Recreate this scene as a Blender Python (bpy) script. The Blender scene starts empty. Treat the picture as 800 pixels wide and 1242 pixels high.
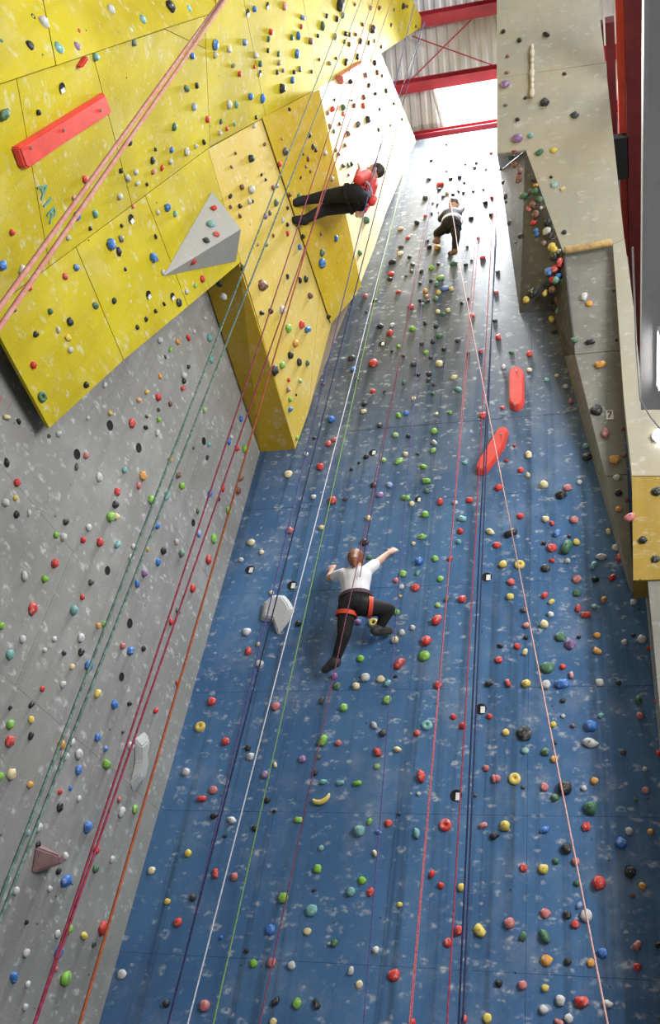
import bpy, bmesh, math, random
from mathutils import Vector, Matrix, noise

rnd = random.Random(7)
scene = bpy.context.scene
C = scene.collection

# ------------------------------------------------------------------ camera
F_PX = 1040.0
CX, CY = 510.0, 621.0
CAM = Vector((0, 0, 1.6))
def _axes():
    up = Vector((655 - CX, -660 - CY, F_PX)).normalized()
    hx = -Vector((-4350 - CX, 915 - CY, F_PX)).normalized()
    hx = (hx - up * hx.dot(up)).normalized()
    n = hx.cross(up)
    if n.z < 0: n = -n
    return hx, n, up
AX, AN, AU = _axes()                       # world x, y, z seen in camera axes (right, down, forward)
RIGHT = Vector((AX.x, AN.x, AU.x)); DOWN = Vector((AX.y, AN.y, AU.y)); FWD = Vector((AX.z, AN.z, AU.z))
cam_d = bpy.data.cameras.new('camera'); cam = bpy.data.objects.new('camera', cam_d); C.objects.link(cam)
cam.matrix_world = Matrix(((RIGHT.x, -DOWN.x, -FWD.x, CAM.x), (RIGHT.y, -DOWN.y, -FWD.y, CAM.y),
                           (RIGHT.z, -DOWN.z, -FWD.z, CAM.z), (0, 0, 0, 1)))
cam_d.sensor_fit = 'VERTICAL'; cam_d.sensor_height = 36; cam_d.lens = F_PX / 1242 * 36
cam_d.shift_x = (400 - CX) / 1242
cam_d.clip_end = 200; cam_d.clip_start = .05
scene.camera = cam

# ------------------------------------------------------------------ light
w = bpy.data.worlds.new('world'); scene.world = w; w.use_nodes = True
w.node_tree.nodes['Background'].inputs[0].default_value = (.62, .72, .85, 1)
w.node_tree.nodes['Background'].inputs[1].default_value = .3
vs = scene.view_settings
vs.view_transform = 'Standard'; vs.look = 'None'; vs.gamma = 1; vs.use_curve_mapping = False
vs.exposure = 0.0
def area(name, loc, target, sx, sy, power, col, spread=180):
    l = bpy.data.lights.new(name, 'AREA'); l.shape = 'RECTANGLE'; l.size = sx; l.size_y = sy
    l.energy = power; l.color = col; l.spread = math.radians(spread)
    o = bpy.data.objects.new(name, l); C.objects.link(o); o.location = loc
    o.rotation_euler = (Vector(target) - Vector(loc)).to_track_quat('-Z', 'Y').to_euler()
    return o
area('skylight_daylight', (-1.85, 6.75, 17.6), (-1.9, 7.05, 4), 1.5, .8, 520, (.95, .98, 1), 105)
area('roof_fill_light', (4.2, .8, 19.6), (-2.4, 6.5, 7.0), 5, 3, 600, (.95, .98, 1))  # added fill from high over the hall, no roof window there
area('hall_fill_light', (6.8, .6, 8.0), (-3.5, 5.6, 6.5), 5, 5, 1800, (1, .98, .95))  # added unseen side fill, no window stands behind it

# ------------------------------------------------------------------ pixel helpers
def ray(x, y):
    return (RIGHT * (x - CX) + DOWN * (y - CY) + FWD * F_PX).normalized()
def onY(x, y, Y):
    d = ray(x, y); return CAM + d * ((Y - CAM.y) / d.y)
def on(x, y, pl, off=0.0):
    p, n = pl; d = ray(x, y)
    return CAM + d * ((p + n * off - CAM).dot(n) / d.dot(n))
def at(x, y, dist):
    return CAM + ray(x, y) * dist
def depth(P): return (P - CAM).dot(FWD)
def plane3(a, b, c):
    n = (b - a).cross(c - a).normalized()
    if n.dot(CAM - a) < 0: n = -n
    return (a, n)
YB = 7.5
XL = -4.35
XR = .36
PL = {}
PL['blue'] = (Vector((0, YB, 0)), Vector((0, -1, 0)))
PL['grey'] = (Vector((XL, 0, 0)), Vector((1, 0, 0)))
a0 = Vector((-3.86, YB, 9.07)); b0 = Vector((-2.97, YB, 16.8))
PL['F'] = plane3(a0, b0, a0 + Vector((0, -1, 0)))
CZ = 17.3                                   # roof: low behind the blue wall, climbing steeply towards the hall
def ceil_z(y): return CZ if y > YB else min(CZ + YB - y, CZ + 3.5)
PL['ceil'] = plane3(Vector((0, YB, CZ)), Vector((1, YB, CZ)), Vector((0, 4, CZ + 3.5)))
K = on(255, 178, PL['F']); E_ = on(462, 65, PL['F']); L_ = on(0, 368, PL['F'])
def tilt(axis, deg):
    ns = [Matrix.Rotation(math.radians(deg) * s, 3, axis) @ PL['F'][1] for s in (1, -1)]
    return (K, min(ns, key=lambda v: v.z))
PL['P2a'] = tilt(K - L_, 15)
PL['P2b'] = tilt(E_ - K, 15)
e_ab = PL['P2a'][1].cross(PL['P2b'][1]).normalized()
def to_px(P):
    v = P - CAM; zz = v.dot(FWD); return (CX + F_PX * v.dot(RIGHT) / zz, CY + F_PX * v.dot(DOWN) / zz)
if to_px(K + e_ab * .3)[1] > to_px(K)[1]: e_ab = -e_ab
c2a, c2b = on(0, 102, PL['P2a']), on(200, 32, PL['P2a'])
q = on(60, -80, PL['P2a'])
PL['P3'] = plane3(c2a, c2b, CAM + (q - CAM) * 1.10)
PL['F3'] = plane3(on(318, 143, PL['F'], .02), on(400, 392, PL['F'], .02), on(412, 225, PL['F'], .22))
PL['Q1'] = (Vector((0, 6.9, 11.9)), Vector((0, -1, -.22)).normalized())
q1a, q1b, q1c = onY(683, 308, 6.97), onY(745, 297, 6.97), onY(766, 715, 7.36)
PL['Q2'] = plane3(q1a, q1b, q1c)
v_tip = on(637, 182, PL['Q1']); v_bar = on(683, 307, PL['Q1'])
bl1, bl2, bl3, bl4 = onY(606, 207, YB), onY(630, 380, YB), onY(668, 377, YB), onY(760, 706, YB)
PL['Q3'] = plane3(v_tip, v_bar, bl2)
PL['Q3b'] = plane3(q1a, bl3, onY(726, 540, YB))
PL['T'] = plane3(on(602, 186, PL['Q1']), v_tip, bl1)
PL['RC'] = (Vector((0, 6.88, 0)), Vector((0, -1, 0)))
PL['F1'] = plane3(Vector((XL, YB, 9.05)), Vector((-3.86, YB, 9.05)), on(290, 322, PL['F']))

_pv = [on(198, 335, PL['F'], .005), on(257, 232, PL['F'], .005), on(286, 317, PL['F'], .005), on(292, 278, PL['F'], .34)]
PL['PY1'] = plane3(_pv[0], _pv[1], _pv[3]); PL['PY2'] = plane3(_pv[0], _pv[3], _pv[2])
# ------------------------------------------------------------------ mesh helpers
def me_obj(name, bm, mat, parent=None, smooth=False):
    m = bpy.data.meshes.new(name); bm.normal_update(); bm.to_mesh(m); bm.free()
    for mm in (mat if isinstance(mat, (list, tuple)) else [mat]): m.materials.append(mm)
    if smooth: m.shade_smooth()
    o = bpy.data.objects.new(name, m); C.objects.link(o)
    if parent: o.parent = parent
    return o
def empty(name, loc=(0, 0, 0)):
    o = bpy.data.objects.new(name, None); C.objects.link(o); o.location = loc; o.empty_display_size = .1
    return o
def tag(o, label=None, cat=None, group=None, kind=None):
    if label: o['label'] = label
    if cat: o['category'] = cat
    if group: o['group'] = group
    if kind: o['kind'] = kind
    return o
def reparent(o, p):
    # parent keeping world position (parent has only a location)
    o.parent = p; o.matrix_parent_inverse = Matrix.Translation(-Vector(p.location))
def box(bm, x0, x1, y0, y1, z0, z1):
    v = [bm.verts.new((x, y, z)) for z in (z0, z1) for y in (y0, y1) for x in (x0, x1)]
    for f in ((0, 2, 3, 1), (4, 5, 7, 6), (0, 1, 5, 4), (2, 6, 7, 3), (0, 4, 6, 2), (1, 3, 7, 5)):
        bm.faces.new([v[i] for i in f])
    return v
def slab(bm, pts, n, th, gap=.004):
    c = sum(pts, Vector()) / len(pts)
    if gap:
        pts = [p + (c - p).normalized() * gap * 1.4 for p in pts]
    t = [bm.verts.new(p) for p in pts]; b = [bm.verts.new(p - n * th) for p in pts]
    f = bm.faces.new(t); f.normal_update()
    if f.normal.dot(n) < 0: f.normal_flip(); flip = True
    else: flip = False
    g = bm.faces.new(b[::-1])
    if flip: g.normal_flip()
    k = len(pts)
    for i in range(k):
        s = bm.faces.new((t[i], b[i], b[(i + 1) % k], t[(i + 1) % k]))
        if flip: s.normal_flip()
def hull(name, pts, mat, parent=None):
    bm = bmesh.new()
    for p in pts: bm.verts.new(p)
    r = bmesh.ops.convex_hull(bm, input=bm.verts)
    bmesh.ops.delete(bm, geom=[g for g in r['geom_interior'] if isinstance(g, bmesh.types.BMVert)], context='VERTS')
    bmesh.ops.recalc_face_normals(bm, faces=bm.faces)
    return me_obj(name, bm, mat, parent)
def tube(bm, pts, r, seg=6, r1=None):
    rings = []; n = len(pts)
    for i, p in enumerate(pts):
        d = (pts[min(i + 1, n - 1)] - pts[max(i - 1, 0)]).normalized()
        a = d.orthogonal().normalized(); b = d.cross(a)
        if rings:
            a = (prev - d * prev.dot(d)).normalized(); b = d.cross(a)
        prev = a
        rr = r if r1 is None else r + (r1 - r) * i / (n - 1)
        rings.append([bm.verts.new(p + (a * math.cos(2 * math.pi * k / seg) + b * math.sin(2 * math.pi * k / seg)) * rr) for k in range(seg)])
    for i in range(n - 1):
        for k in range(seg):
            bm.faces.new((rings[i][k], rings[i][(k + 1) % seg], rings[i + 1][(k + 1) % seg], rings[i + 1][k]))
    bm.faces.new(rings[0][::-1]); bm.faces.new(rings[-1])

# ------------------------------------------------------------------ materials
def new_mat(name):
    m = bpy.data.materials.new(name); m.use_nodes = True
    nt = m.node_tree; return m, nt, nt.nodes['Principled BSDF']
def nd(nt, typ, **kw):
    x = nt.nodes.new(typ)
    for k, v in kw.items(): setattr(x, k, v)
    return x
def math_n(nt, op, a, b=None, clamp=False):
    x = nd(nt, 'ShaderNodeMath', operation=op, use_clamp=clamp)
    for i, v in enumerate((a, b)):
        if v is None: continue
        if isinstance(v, (int, float)): x.inputs[i].default_value = v
        else: nt.links.new(v, x.inputs[i])
    return x.outputs[0]
def mix(nt, fac, a, b):
    x = nd(nt, 'ShaderNodeMix', data_type='RGBA')
    for s, v in ((0, fac), (6, a), (7, b)):
        if isinstance(v, (int, float)): x.inputs[s].default_value = v
        elif isinstance(v, tuple): x.inputs[s].default_value = (*v[:3], 1)
        else: nt.links.new(v, x.inputs[s])
    return x.outputs[2]
def ramp(nt, fac, lo, hi):
    x = nd(nt, 'ShaderNodeMapRange', clamp=True, interpolation_type='SMOOTHSTEP')
    x.inputs[1].default_value = lo; x.inputs[2].default_value = hi
    nt.links.new(fac, x.inputs[0]); return x.outputs[0]
def noise_n(nt, vec, scale, detail=3, rough=.55):
    x = nd(nt, 'ShaderNodeTexNoise'); x.inputs['Scale'].default_value = scale
    x.inputs['Detail'].default_value = detail; x.inputs['Roughness'].default_value = rough
    nt.links.new(vec, x.inputs['Vector']); return x
def wall_mat(name, col, col2, chalk=.55, rough=.5, chalk_scale=3.9, dirt_shade=.25, holes=True, spec=.4, fade=None):
    m, nt, bs = new_mat(name)
    geo = nd(nt, 'ShaderNodeNewGeometry'); pos = geo.outputs['Position']
    nz = noise_n(nt, pos, .8, 4); base = mix(nt, ramp(nt, nz.outputs['Fac'], .35, .65), col, col2)
    if fade:      # base colour goes from blue to slate higher up
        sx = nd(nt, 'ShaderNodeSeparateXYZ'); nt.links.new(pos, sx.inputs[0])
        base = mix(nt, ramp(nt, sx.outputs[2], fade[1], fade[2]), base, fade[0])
    # rub grime, and on the blue wall painted-in rope shadows, long in z
    mp = nd(nt, 'ShaderNodeMapping'); mp.inputs['Scale'].default_value = (8.5, 8.5, .14); nt.links.new(pos, mp.inputs['Vector'])
    st = noise_n(nt, mp.outputs[0], 1, 3)
    dk = math_n(nt, 'MULTIPLY', ramp(nt, st.outputs['Fac'], .5, .72), dirt_shade)
    base = mix(nt, dk, base, tuple(c * .35 for c in col))
    # chalk smears: crescents and blobs round where holds have been
    wob = noise_n(nt, pos, 7, 2)
    add = nd(nt, 'ShaderNodeVectorMath', operation='MULTIPLY_ADD'); nt.links.new(wob.outputs['Color'], add.inputs[0])
    add.inputs[1].default_value = (.13, .13, .10)
    mz = nd(nt, 'ShaderNodeMapping'); mz.inputs['Scale'].default_value = (1, 1, 2.1); nt.links.new(pos, mz.inputs['Vector'])
    nt.links.new(mz.outputs[0], add.inputs[2])
    tot = None
    for sc, r0, r1, s0, s1 in ((chalk_scale, .15, .25, .44, .66), (chalk_scale * 1.8, .0, .2, .5, .7), (chalk_scale * 1.35, .14, .26, .47, .68)):
        v = nd(nt, 'ShaderNodeTexVoronoi'); v.inputs['Scale'].default_value = sc; nt.links.new(add.outputs[0], v.inputs['Vector'])
        dd = v.outputs['Distance']
        ring = math_n(nt, 'MULTIPLY', ramp(nt, dd, r0 - .09, r0 + .03) if r0 > 0 else 1.0, math_n(nt, 'SUBTRACT', 1.0, ramp(nt, dd, r1 - .07, r1 + .12)))
        msk = noise_n(nt, pos, 5.3 + sc, 2)
        k = math_n(nt, 'MULTIPLY', ring, ramp(nt, msk.outputs['Fac'], s0, s1))
        tot = k if tot is None else math_n(nt, 'MAXIMUM', tot, k)
    fine = noise_n(nt, pos, 24, 3)
    tot = math_n(nt, 'MULTIPLY', tot, ramp(nt, fine.outputs['Fac'], .3, .6))
    base = mix(nt, math_n(nt, 'MULTIPLY', tot, chalk), base, (.78, .80, .80))
    dust = noise_n(nt, pos, 2.2, 5, .65)
    base = mix(nt, math_n(nt, 'MULTIPLY', ramp(nt, dust.outputs['Fac'], .45, .8), chalk * .35), base, (.7, .72, .72))
    if holes:
        v = nd(nt, 'ShaderNodeTexVoronoi'); v.inputs['Scale'].default_value = 4.6; nt.links.new(pos, v.inputs['Vector'])
        base = mix(nt, math_n(nt, 'SUBTRACT', 1.0, ramp(nt, v.outputs['Distance'], .03, .05)), base, (.03, .03, .03))
    nt.links.new(base, bs.inputs['Base Color'])
    bs.inputs['Roughness'].default_value = rough; bs.inputs['Specular IOR Level'].default_value = spec
    bp = nd(nt, 'ShaderNodeBump'); bp.inputs['Strength'].default_value = .25; bp.inputs['Distance'].default_value = .01
    nt.links.new(noise_n(nt, pos, 60, 2).outputs['Fac'], bp.inputs['Height']); nt.links.new(bp.outputs[0], bs.inputs['Normal'])
    return m
def plain(name, col, rough=.5, var=.15, scale=20, metal=0, spec=.5, emit=0):
    m, nt, bs = new_mat(name)
    tc = nd(nt, 'ShaderNodeTexCoord')
    nz = noise_n(nt, tc.outputs['Object'], scale, 3)
    c = mix(nt, ramp(nt, nz.outputs['Fac'], .3, .7), tuple(x * (1 - var) for x in col), tuple(min(1, x * (1 + var)) for x in col))
    nt.links.new(c, bs.inputs['Base Color'])
    bs.inputs['Roughness'].default_value = rough; bs.inputs['Metallic'].default_value = metal; bs.inputs['Specular IOR Level'].default_value = spec
    if emit:
        bs.inputs['Emission Color'].default_value = (*col, 1); bs.inputs['Emission Strength'].default_value = emit
    return m
def hold_mat(name, col, chalk=.35):
    m, nt, bs = new_mat(name)
    tc = nd(nt, 'ShaderNodeTexCoord'); oi = nd(nt, 'ShaderNodeObjectInfo')
    ad = nd(nt, 'ShaderNodeVectorMath', operation='ADD'); nt.links.new(tc.outputs['Object'], ad.inputs[0])
    nt.links.new(oi.outputs['Location'], ad.inputs[1])
    nz = noise_n(nt, ad.outputs[0], 3.2, 4)
    c = mix(nt, math_n(nt, 'MULTIPLY', ramp(nt, nz.outputs['Fac'], .5, .72), chalk), col, (.8, .8, .78))
    nt.links.new(c, bs.inputs['Base Color']); bs.inputs['Roughness'].default_value = .55
    return m
M = {}
M['blue'] = wall_mat('blue_painted_board', (.075, .185, .37), (.052, .138, .30), chalk=.5, rough=.42, dirt_shade=.75, fade=((.095, .11, .13), 7.0, 11.0))
M['grey'] = wall_mat('grey_painted_board', (.30, .30, .285), (.255, .255, .245), chalk=.6, rough=.55, dirt_shade=.2)
M['yellow'] = wall_mat('yellow_painted_board', (.62, .52, .028), (.46, .37, .018), chalk=.38, rough=.7, dirt_shade=.12, spec=.12)
M['ochre'] = wall_mat('ochre_painted_board', (.62, .40, .02), (.56, .35, .015), chalk=.3, rough=.5, dirt_shade=.12)
M['mustard'] = wall_mat('mustard_board', (.36, .24, .03), (.30, .2, .025), chalk=.25, rough=.6, dirt_shade=.15)
M['cream'] = wall_mat('skylit_cream_board', (.72, .60, .34), (.68, .55, .28), chalk=.3, rough=.6, dirt_shade=.1, spec=.2)  # near-white cream: skylight wash put into the board colour
M['straw'] = wall_mat('skylit_straw_board', (.66, .51, .14), (.60, .44, .07), chalk=.35, rough=.65, dirt_shade=.1, spec=.15)  # paler yellow: skylight put into the board colour
M['gold'] = wall_mat('shaded_gold_board', (.62, .45, .03), (.54, .37, .025), chalk=.3, spec=.12, rough=.7, dirt_shade=.15)  # deeper yellow: the wedge's shade put into the colour
M['right'] = wall_mat('pale_grey_board', (.44, .40, .29), (.38, .365, .29), chalk=.35, rough=.4, dirt_shade=.1, chalk_scale=2.2, holes=False)
M['rightd'] = wall_mat('dark_grey_board', (.065, .065, .065), (.05, .05, .05), chalk=.2, rough=.6, dirt_shade=.1)
M['rightm'] = wall_mat('mid_grey_board', (.24, .235, .21), (.20, .195, .18), chalk=.35, rough=.5, dirt_shade=.15)
M['lightboard'] = wall_mat('light_board', (.85, .84, .83), (.72, .71, .71), chalk=.3, rough=.4, dirt_shade=.1, holes=False)
M['core'] = plain('raw_timber', (.25, .2, .13), .8)
M['vol_grey'] = wall_mat('light_grey_volume', (.46, .47, .47), (.42, .43, .43), chalk=.2, rough=.6, dirt_shade=.05)
M['vol_red'] = plain('red_volume_paint', (.75, .07, .05), .5, .1, 6)
M['black'] = plain('black', (.008, .008, .008), .9)
M['white'] = plain('white_plastic', (.8, .8, .8), .5, .05)
M['steel'] = plain('zinc_steel', (.55, .55, .55), .35, .1, 30, 1)
M['redsteel'] = plain('red_steel_paint', (.42, .03, .05), .5, .15, 4)
M['maroon'] = plain('maroon_steel_paint', (.12, .012, .014), .55, .2, 4)
M['roof'] = plain('white_roof_sheet', (.72, .72, .72), .45, .06, 3)
M['floor'] = plain('grey_floor_matting', (.14, .14, .15), .9, .15, 5)
M['hallwall'] = plain('hall_cladding', (.30, .29, .28), .8, .1, 2)
M['wood'] = plain('turned_wood', (.55, .38, .16), .6, .25, 14)
M['darkgap'] = plain('dark_joint', (.03, .03, .03), .9)

# ------------------------------------------------------------------ setting
def wall_of_panels(name, origin, u, v, n, nu, nv, pu, pv, mat, kind='structure', skip=None):
    """a backing sheet with board panels of its own; origin is the lower corner on the face"""
    root_bm = bmesh.new()
    W, Hh = nu * pu, nv * pv
    pts = [origin - n * .02, origin + u * W - n * .02, origin + u * W + v * Hh - n * .02, origin + v * Hh - n * .02]
    slab(root_bm, pts, n, .12, 0)
    root = me_obj(name, root_bm, mat); tag(root, kind=kind)
    mesh = None
    for i in range(nu):
        for j in range(nv):
            if skip and skip(i, j): continue
            if mesh is None:
                bm = bmesh.new()
                g = .0012 if mat is M['blue'] else .0004
                slab(bm, [u * g + v * g, u * (pu - g) + v * g, u * (pu - g) + v * (pv - g), u * g + v * (pv - g)], n, .02, 0)
                o = me_obj('panel', bm, mat, root); mesh = o.data
            else:
                o = bpy.data.objects.new('panel', mesh); C.objects.link(o); o.parent = root
            o.location = origin + u * (i * pu) + v * (j * pv) + n * rnd.uniform(-.0015, .0015)
    return root
X, Y, Z = Vector((1, 0, 0)), Vector((0, 1, 0)), Vector((0, 0, 1))
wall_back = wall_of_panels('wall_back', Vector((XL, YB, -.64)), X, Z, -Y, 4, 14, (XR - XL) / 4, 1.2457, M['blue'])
wall_left = wall_of_panels('wall_left', Vector((XL, YB, -.64)), -Y, Z, X, 7, 13, 1.25, 1.2457, M['grey'])
wall_right = wall_of_panels('wall_right', Vector((XR, 6.9, -.64)), Y, Z, -X, 1, 10, .6, 1.22, M['rightm'])
def struct_box(name, dims, mat):
    bm = bmesh.new(); box(bm, *dims); return tag(me_obj(name, bm, mat), kind='structure')
struct_box('floor', (-4.6, 7.2, -4.2, 14.6, -.2, 0), M['floor'])
struct_box('wall_front', (-4.6, 7.2, -4.35, -4.2, 0, 21), M['hallwall'])
struct_box('wall_hall', (7.2, 7.35, -4.2, 14.6, 0, 21), M['hallwall'])
struct_box('wall_far', (-4.6, 7.2, 14.6, 14.75, 0, 18), M['hallwall'])
struct_box('wall_left_hall', (-4.75, -4.62, -4.2, 14.6, 0, 21), M['hallwall'])
# corrugated roof sheet
def corrugated(name, x0, x1, ya, za, yb, zb, mat):
    bm = bmesh.new(); pitch = .2; x = x0; prof = []
    while x < x1:
        for dx, dz in ((0, 0), (.08, 0), (.11, .045), (.17, .045)):
            prof.append((x + dx, dz))
        x += pitch
    A = [bm.verts.new((px, ya, za + dz)) for px, dz in prof]; B = [bm.verts.new((px, yb, zb + dz)) for px, dz in prof]
    for i in range(len(prof) - 1): bm.faces.new((A[i], B[i], B[i + 1], A[i + 1]))
    return tag(me_obj(name, bm, mat), kind='structure')
roof = corrugated('ceiling', -4.7, 7.3, 4.0, CZ + 3.54, YB, CZ + .04, M['roof'])
roof2 = corrugated('ceiling_rear', -4.7, 7.3, YB, CZ + .04, 14.7, CZ + .04, M['roof'])
roof3 = corrugated('ceiling_hall', -4.7, 7.3, -4.3, CZ + 3.54, 4.0, CZ + 3.54, M['roof'])
# the skylight: bright glazing between the beams
m, nt, bs = new_mat('daylit_glazing')
bs.inputs['Base Color'].default_value = (.9, .95, 1, 1); bs.inputs['Emission Color'].default_value = (.95, .98, 1, 1)
bs.inputs['Emission Strength'].default_value = 2.6
M['glaze'] = m
cpl = PL['ceil']
sk = [on(p[0], p[1], cpl, .05) for p in ((521, 96), (640, 74), (640, 150), (538, 158))]
bm = bmesh.new(); slab(bm, sk, cpl[1], .03, 0)
win = tag(me_obj('window_1', bm, M['glaze']), 'white overexposed skylight glazing in the corrugated roof', kind='structure')
bm = bmesh.new()
for i in range(4): tube(bm, [sk[i], sk[(i + 1) % 4]], .03, 6)
fr = me_obj('window_frame', bm, M['roof'], win)
# red roof beams across the bay
def beam(name, pa, pb, h, wd, mat, label, group=None):
    a, b = on(*pa, cpl, .12), on(*pb, cpl, .12)
    yv = (a.y + b.y) / 2; zc = (a.z + b.z) / 2 + h / 2
    bm = bmesh.new(); x0, x1 = -4.6, 2.2
    tw = .016
    box(bm, x0, x1, yv - wd / 2, yv + wd / 2, zc - h, zc - h + tw)
    box(bm, x0, x1, yv - wd / 2, yv + wd / 2, zc - tw, zc)
    box(bm, x0, x1, yv - .008, yv + .008, zc - h + tw, zc - tw)
    return tag(me_obj(name, bm, mat), label, 'roof beam', group)
beam('roof_beam', (480, 112), (600, 82), .2, .18, M['redsteel'], 'red steel roof beam crossing between the corrugated sheets and skylight')
beam('roof_beam', (512, 166), (602, 151), .14, .16, M['redsteel'], 'red steel roof beam along the top of the blue wall')
beam('roof_beam', (515, 24), (605, 6), .22, .2, M['redsteel'], 'red steel roof beam where the roof meets the yellow overhang')
for pa, pb, lb in (((500, 44), (600, 80), 'thin red bracing rod reaching the corner of the tall pale panel'), ((575, 20), (495, 100), 'thin red bracing rod reaching the skylit cream face')):
    bm = bmesh.new(); tube(bm, [on(*pa, cpl, .1), on(*pb, cpl, .1)], .012)
    tag(me_obj('bracing_rod', bm, M['redsteel']), lb, 'rod')
# steel above the hall on the right
def long_beam(pxa, pxb, zt, y0, y1, hh, mat, label):
    s = zt - 1.6
    def xa(px): d = ray(px, 0); return d.x / d.z * s
    bm = bmesh.new(); box(bm, xa(pxa), xa(pxb), y0, y1, zt, zt + hh)
    bm2 = me_obj('roof_girder', bm, mat); return tag(bm2, label, 'roof beam')
long_beam(746, 756, 14.95, 4.9, 14.55, .12, plain('daylit_red_paint', (.85, .10, .06), .5, .1, 3), 'bright red roof girder beyond the tall pale panel')  # daylight on this girder put into a brighter red
long_beam(757, 783, 14.8, 4.8, 14.55, .3, M['maroon'], 'wide dark maroon roof girder beside the red girder')
long_beam(733, 744, 16.8, 6.05, 14.55, .25, M['maroon'], 'slim dark maroon roof girder behind the edge of the tall pale panel')
long_beam(724, 730, 16.9, 6.1, 14.55, .2, M['maroon'], 'slim maroon roof girder furthest from the grey soffit')
# black box under the red girder
pb_ = CAM + ray(754, 193) * ((14.8 - 1.6) / ray(754, 193).z)
bm = bmesh.new(); box(bm, -.12, .1, -.35, .35, 0, .15); bmesh.ops.bevel(bm, geom=bm.edges, offset=.015, segments=1)
o = me_obj('loudspeaker', bm, M['black']); o.location = pb_ - Vector((0, 0, 0)); tag(o, 'black box fixed beneath the bright red roof girder', 'loudspeaker')

# ------------------------------------------------------------------ yellow overhang
over = empty('yellow_overhang', on(60, 520, PL['F']))
tag(over, 'big faceted yellow overhang with many holds jutting from the grey wall', 'climbing wall')
def face_panel(poly, plname, mat, root, name='panel', th=.03, gap=.004, off=0.0):
    pl = PL[plname]
    pts = [on(px, py, pl, off) for px, py in poly]
    bm = bmesh.new(); slab(bm, pts, pl[1], th, gap)
    o = me_obj(name, bm, mat); reparent(o, root); return o
c1 = lambda x: 368 - 190 / 255 * x if x <= 255 else 178 - 113 / 207 * (x - 255)
P1_panels = [[(-8, 376), (0, c1(0)), (92, c1(92)), (150, 437), (60, 520), (0, 410)],
             [(92, c1(92)), (176, c1(176)), (228, 372), (150, 437)],
             [(176, c1(176)), (252, c1(252)), (292, 318), (228, 372)]]
for p in P1_panels: face_panel(p, 'F', M['yellow'], over)
F_panels = [[(252, c1(252)), (322, c1(322)), (390, 330), (374, 500), (358, 545), (292, 318)],
            [(322, c1(322)), (386, c1(386)), (436, 352), (390, 330)],
            [(390, 330), (436, 352), (402, 392), (374, 500)]]
for p in F_panels: face_panel(p, 'F', M['straw'], over)
for p in ([(386, c1(386)), (424, c1(424)), (468, 258), (437, 352)], [(424, c1(424)), (462, c1(462)), (504.5, 171), (468, 258)]):
    face_panel(p, 'F', M['cream'], over)
# upper faces, carried on past the frame
_e0, _e1 = to_px(K), to_px(K + e_ab)
d_ab = lambda t: (_e0[0] + (_e1[0] - _e0[0]) * 238 * t / (_e0[1] - _e1[1]), 178 - 238 * t)
def c2(x): return 102 - .335 * x
P2a_panels = [[(-95, 240), (-8, 376), (0, c1(0)), (60, c1(60)), (20, c2(20)), (-95, c2(-95))],
              [(60, c1(60)), (160, c1(160)), (112, c2(112)), (20, c2(20))],
              [(160, c1(160)), (255, 178), d_ab(.5), (200, c2(200)), (112, c2(112))],
              [d_ab(.5), d_ab(.666), (200, c2(200))]]
for p in P2a_panels: face_panel(p, 'P2a', M['yellow'], over)
P2b_panels = [[(255, 178), (322, c1(322)), (290, -30), (262, -30), (262, c2(262)), d_ab(.666)],
              [(322, c1(322)), (386, c1(386)), (362, -30), (290, -30)],
              [(386, c1(386)), (462, 65), (515, 30), (497, -6), (480, -30), (362, -30)]]
for p in P2b_panels: face_panel(p, 'P2b', M['yellow'], over)
P3_panels = [[(-95, c2(-95)), (68, c2(68)), (40, -60), (-95, -60)], [(68, c2(68)), (200, c2(200)), (262, c2(262)), (262, -60), (40, -60)]]
for p in P3_panels: face_panel(p, 'P3', M['yellow'], over, off=.02)
# the ochre return under the pillar and the body of the overhang
f1 = [Vector((XL + .01, YB, 9.07)), Vector((-3.86, YB, 9.07)), on(290, 321, PL['F']), on(250, 346, PL['grey'], .02)]
bm = bmesh.new(); slab(bm, f1, PL['F1'][1], .03, 0); o = me_obj('panel', bm, M['ochre']); reparent(o, over)
def body(poly, plname, dy, dz, off=-.05):
    fr_ = [on(px, py, PL[plname], off) for px, py in poly]
    bk = [Vector((XL + .002, min(p.y + dy, YB - .02), p.z + dz)) for p in fr_]
    o = hull('core', fr_ + bk, M['core']); reparent(o, over)
fr_ = [on(px, py, PL['F'], -.04) for px, py in ((4, c1(0) + 14), (245, 190), (284, 316), (62, 508))]
bk = [on(px, py, PL['grey'], .002) for px, py in ((6, c1(0) + 18), (60, 400), (200, 360), (66, 500))]
o = hull('core', fr_ + bk, M['core']); reparent(o, over)
body([(260, 184), (458, 70), (500, 168), (362, 530), (296, 318)], 'F', .3, .1)
# wedge on the cream face, its shade put into a darker yellow
wf = [on(318, 143, PL['F'], .02), on(387, 108, PL['F3']), on(438, 347, PL['F3']), on(401, 392, PL['F'], .02)]
wb = [on(330, 140, PL['F'], -.01), on(388, 110, PL['F'], -.01), on(437, 346, PL['F'], -.01), on(404, 385, PL['F'], -.01)]
for p in wf + wb:
    p.y = min(p.y, YB - .003)
wedge = hull('climbing_volume', wf + wb, M['gold'])
tag(wedge, 'tall shaded yellow wedge standing out from the skylit cream face', 'climbing volume')
# grey pyramid
pv = [on(198, 335, PL['F'], .005), on(257, 232, PL['F'], .005), on(286, 317, PL['F'], .005), on(292, 278, PL['F'], .34)]
tag(hull('pyramid_volume', pv, M['vol_grey']), 'pale grey three-sided pyramid volume on the yellow overhang', 'climbing volume')

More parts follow.
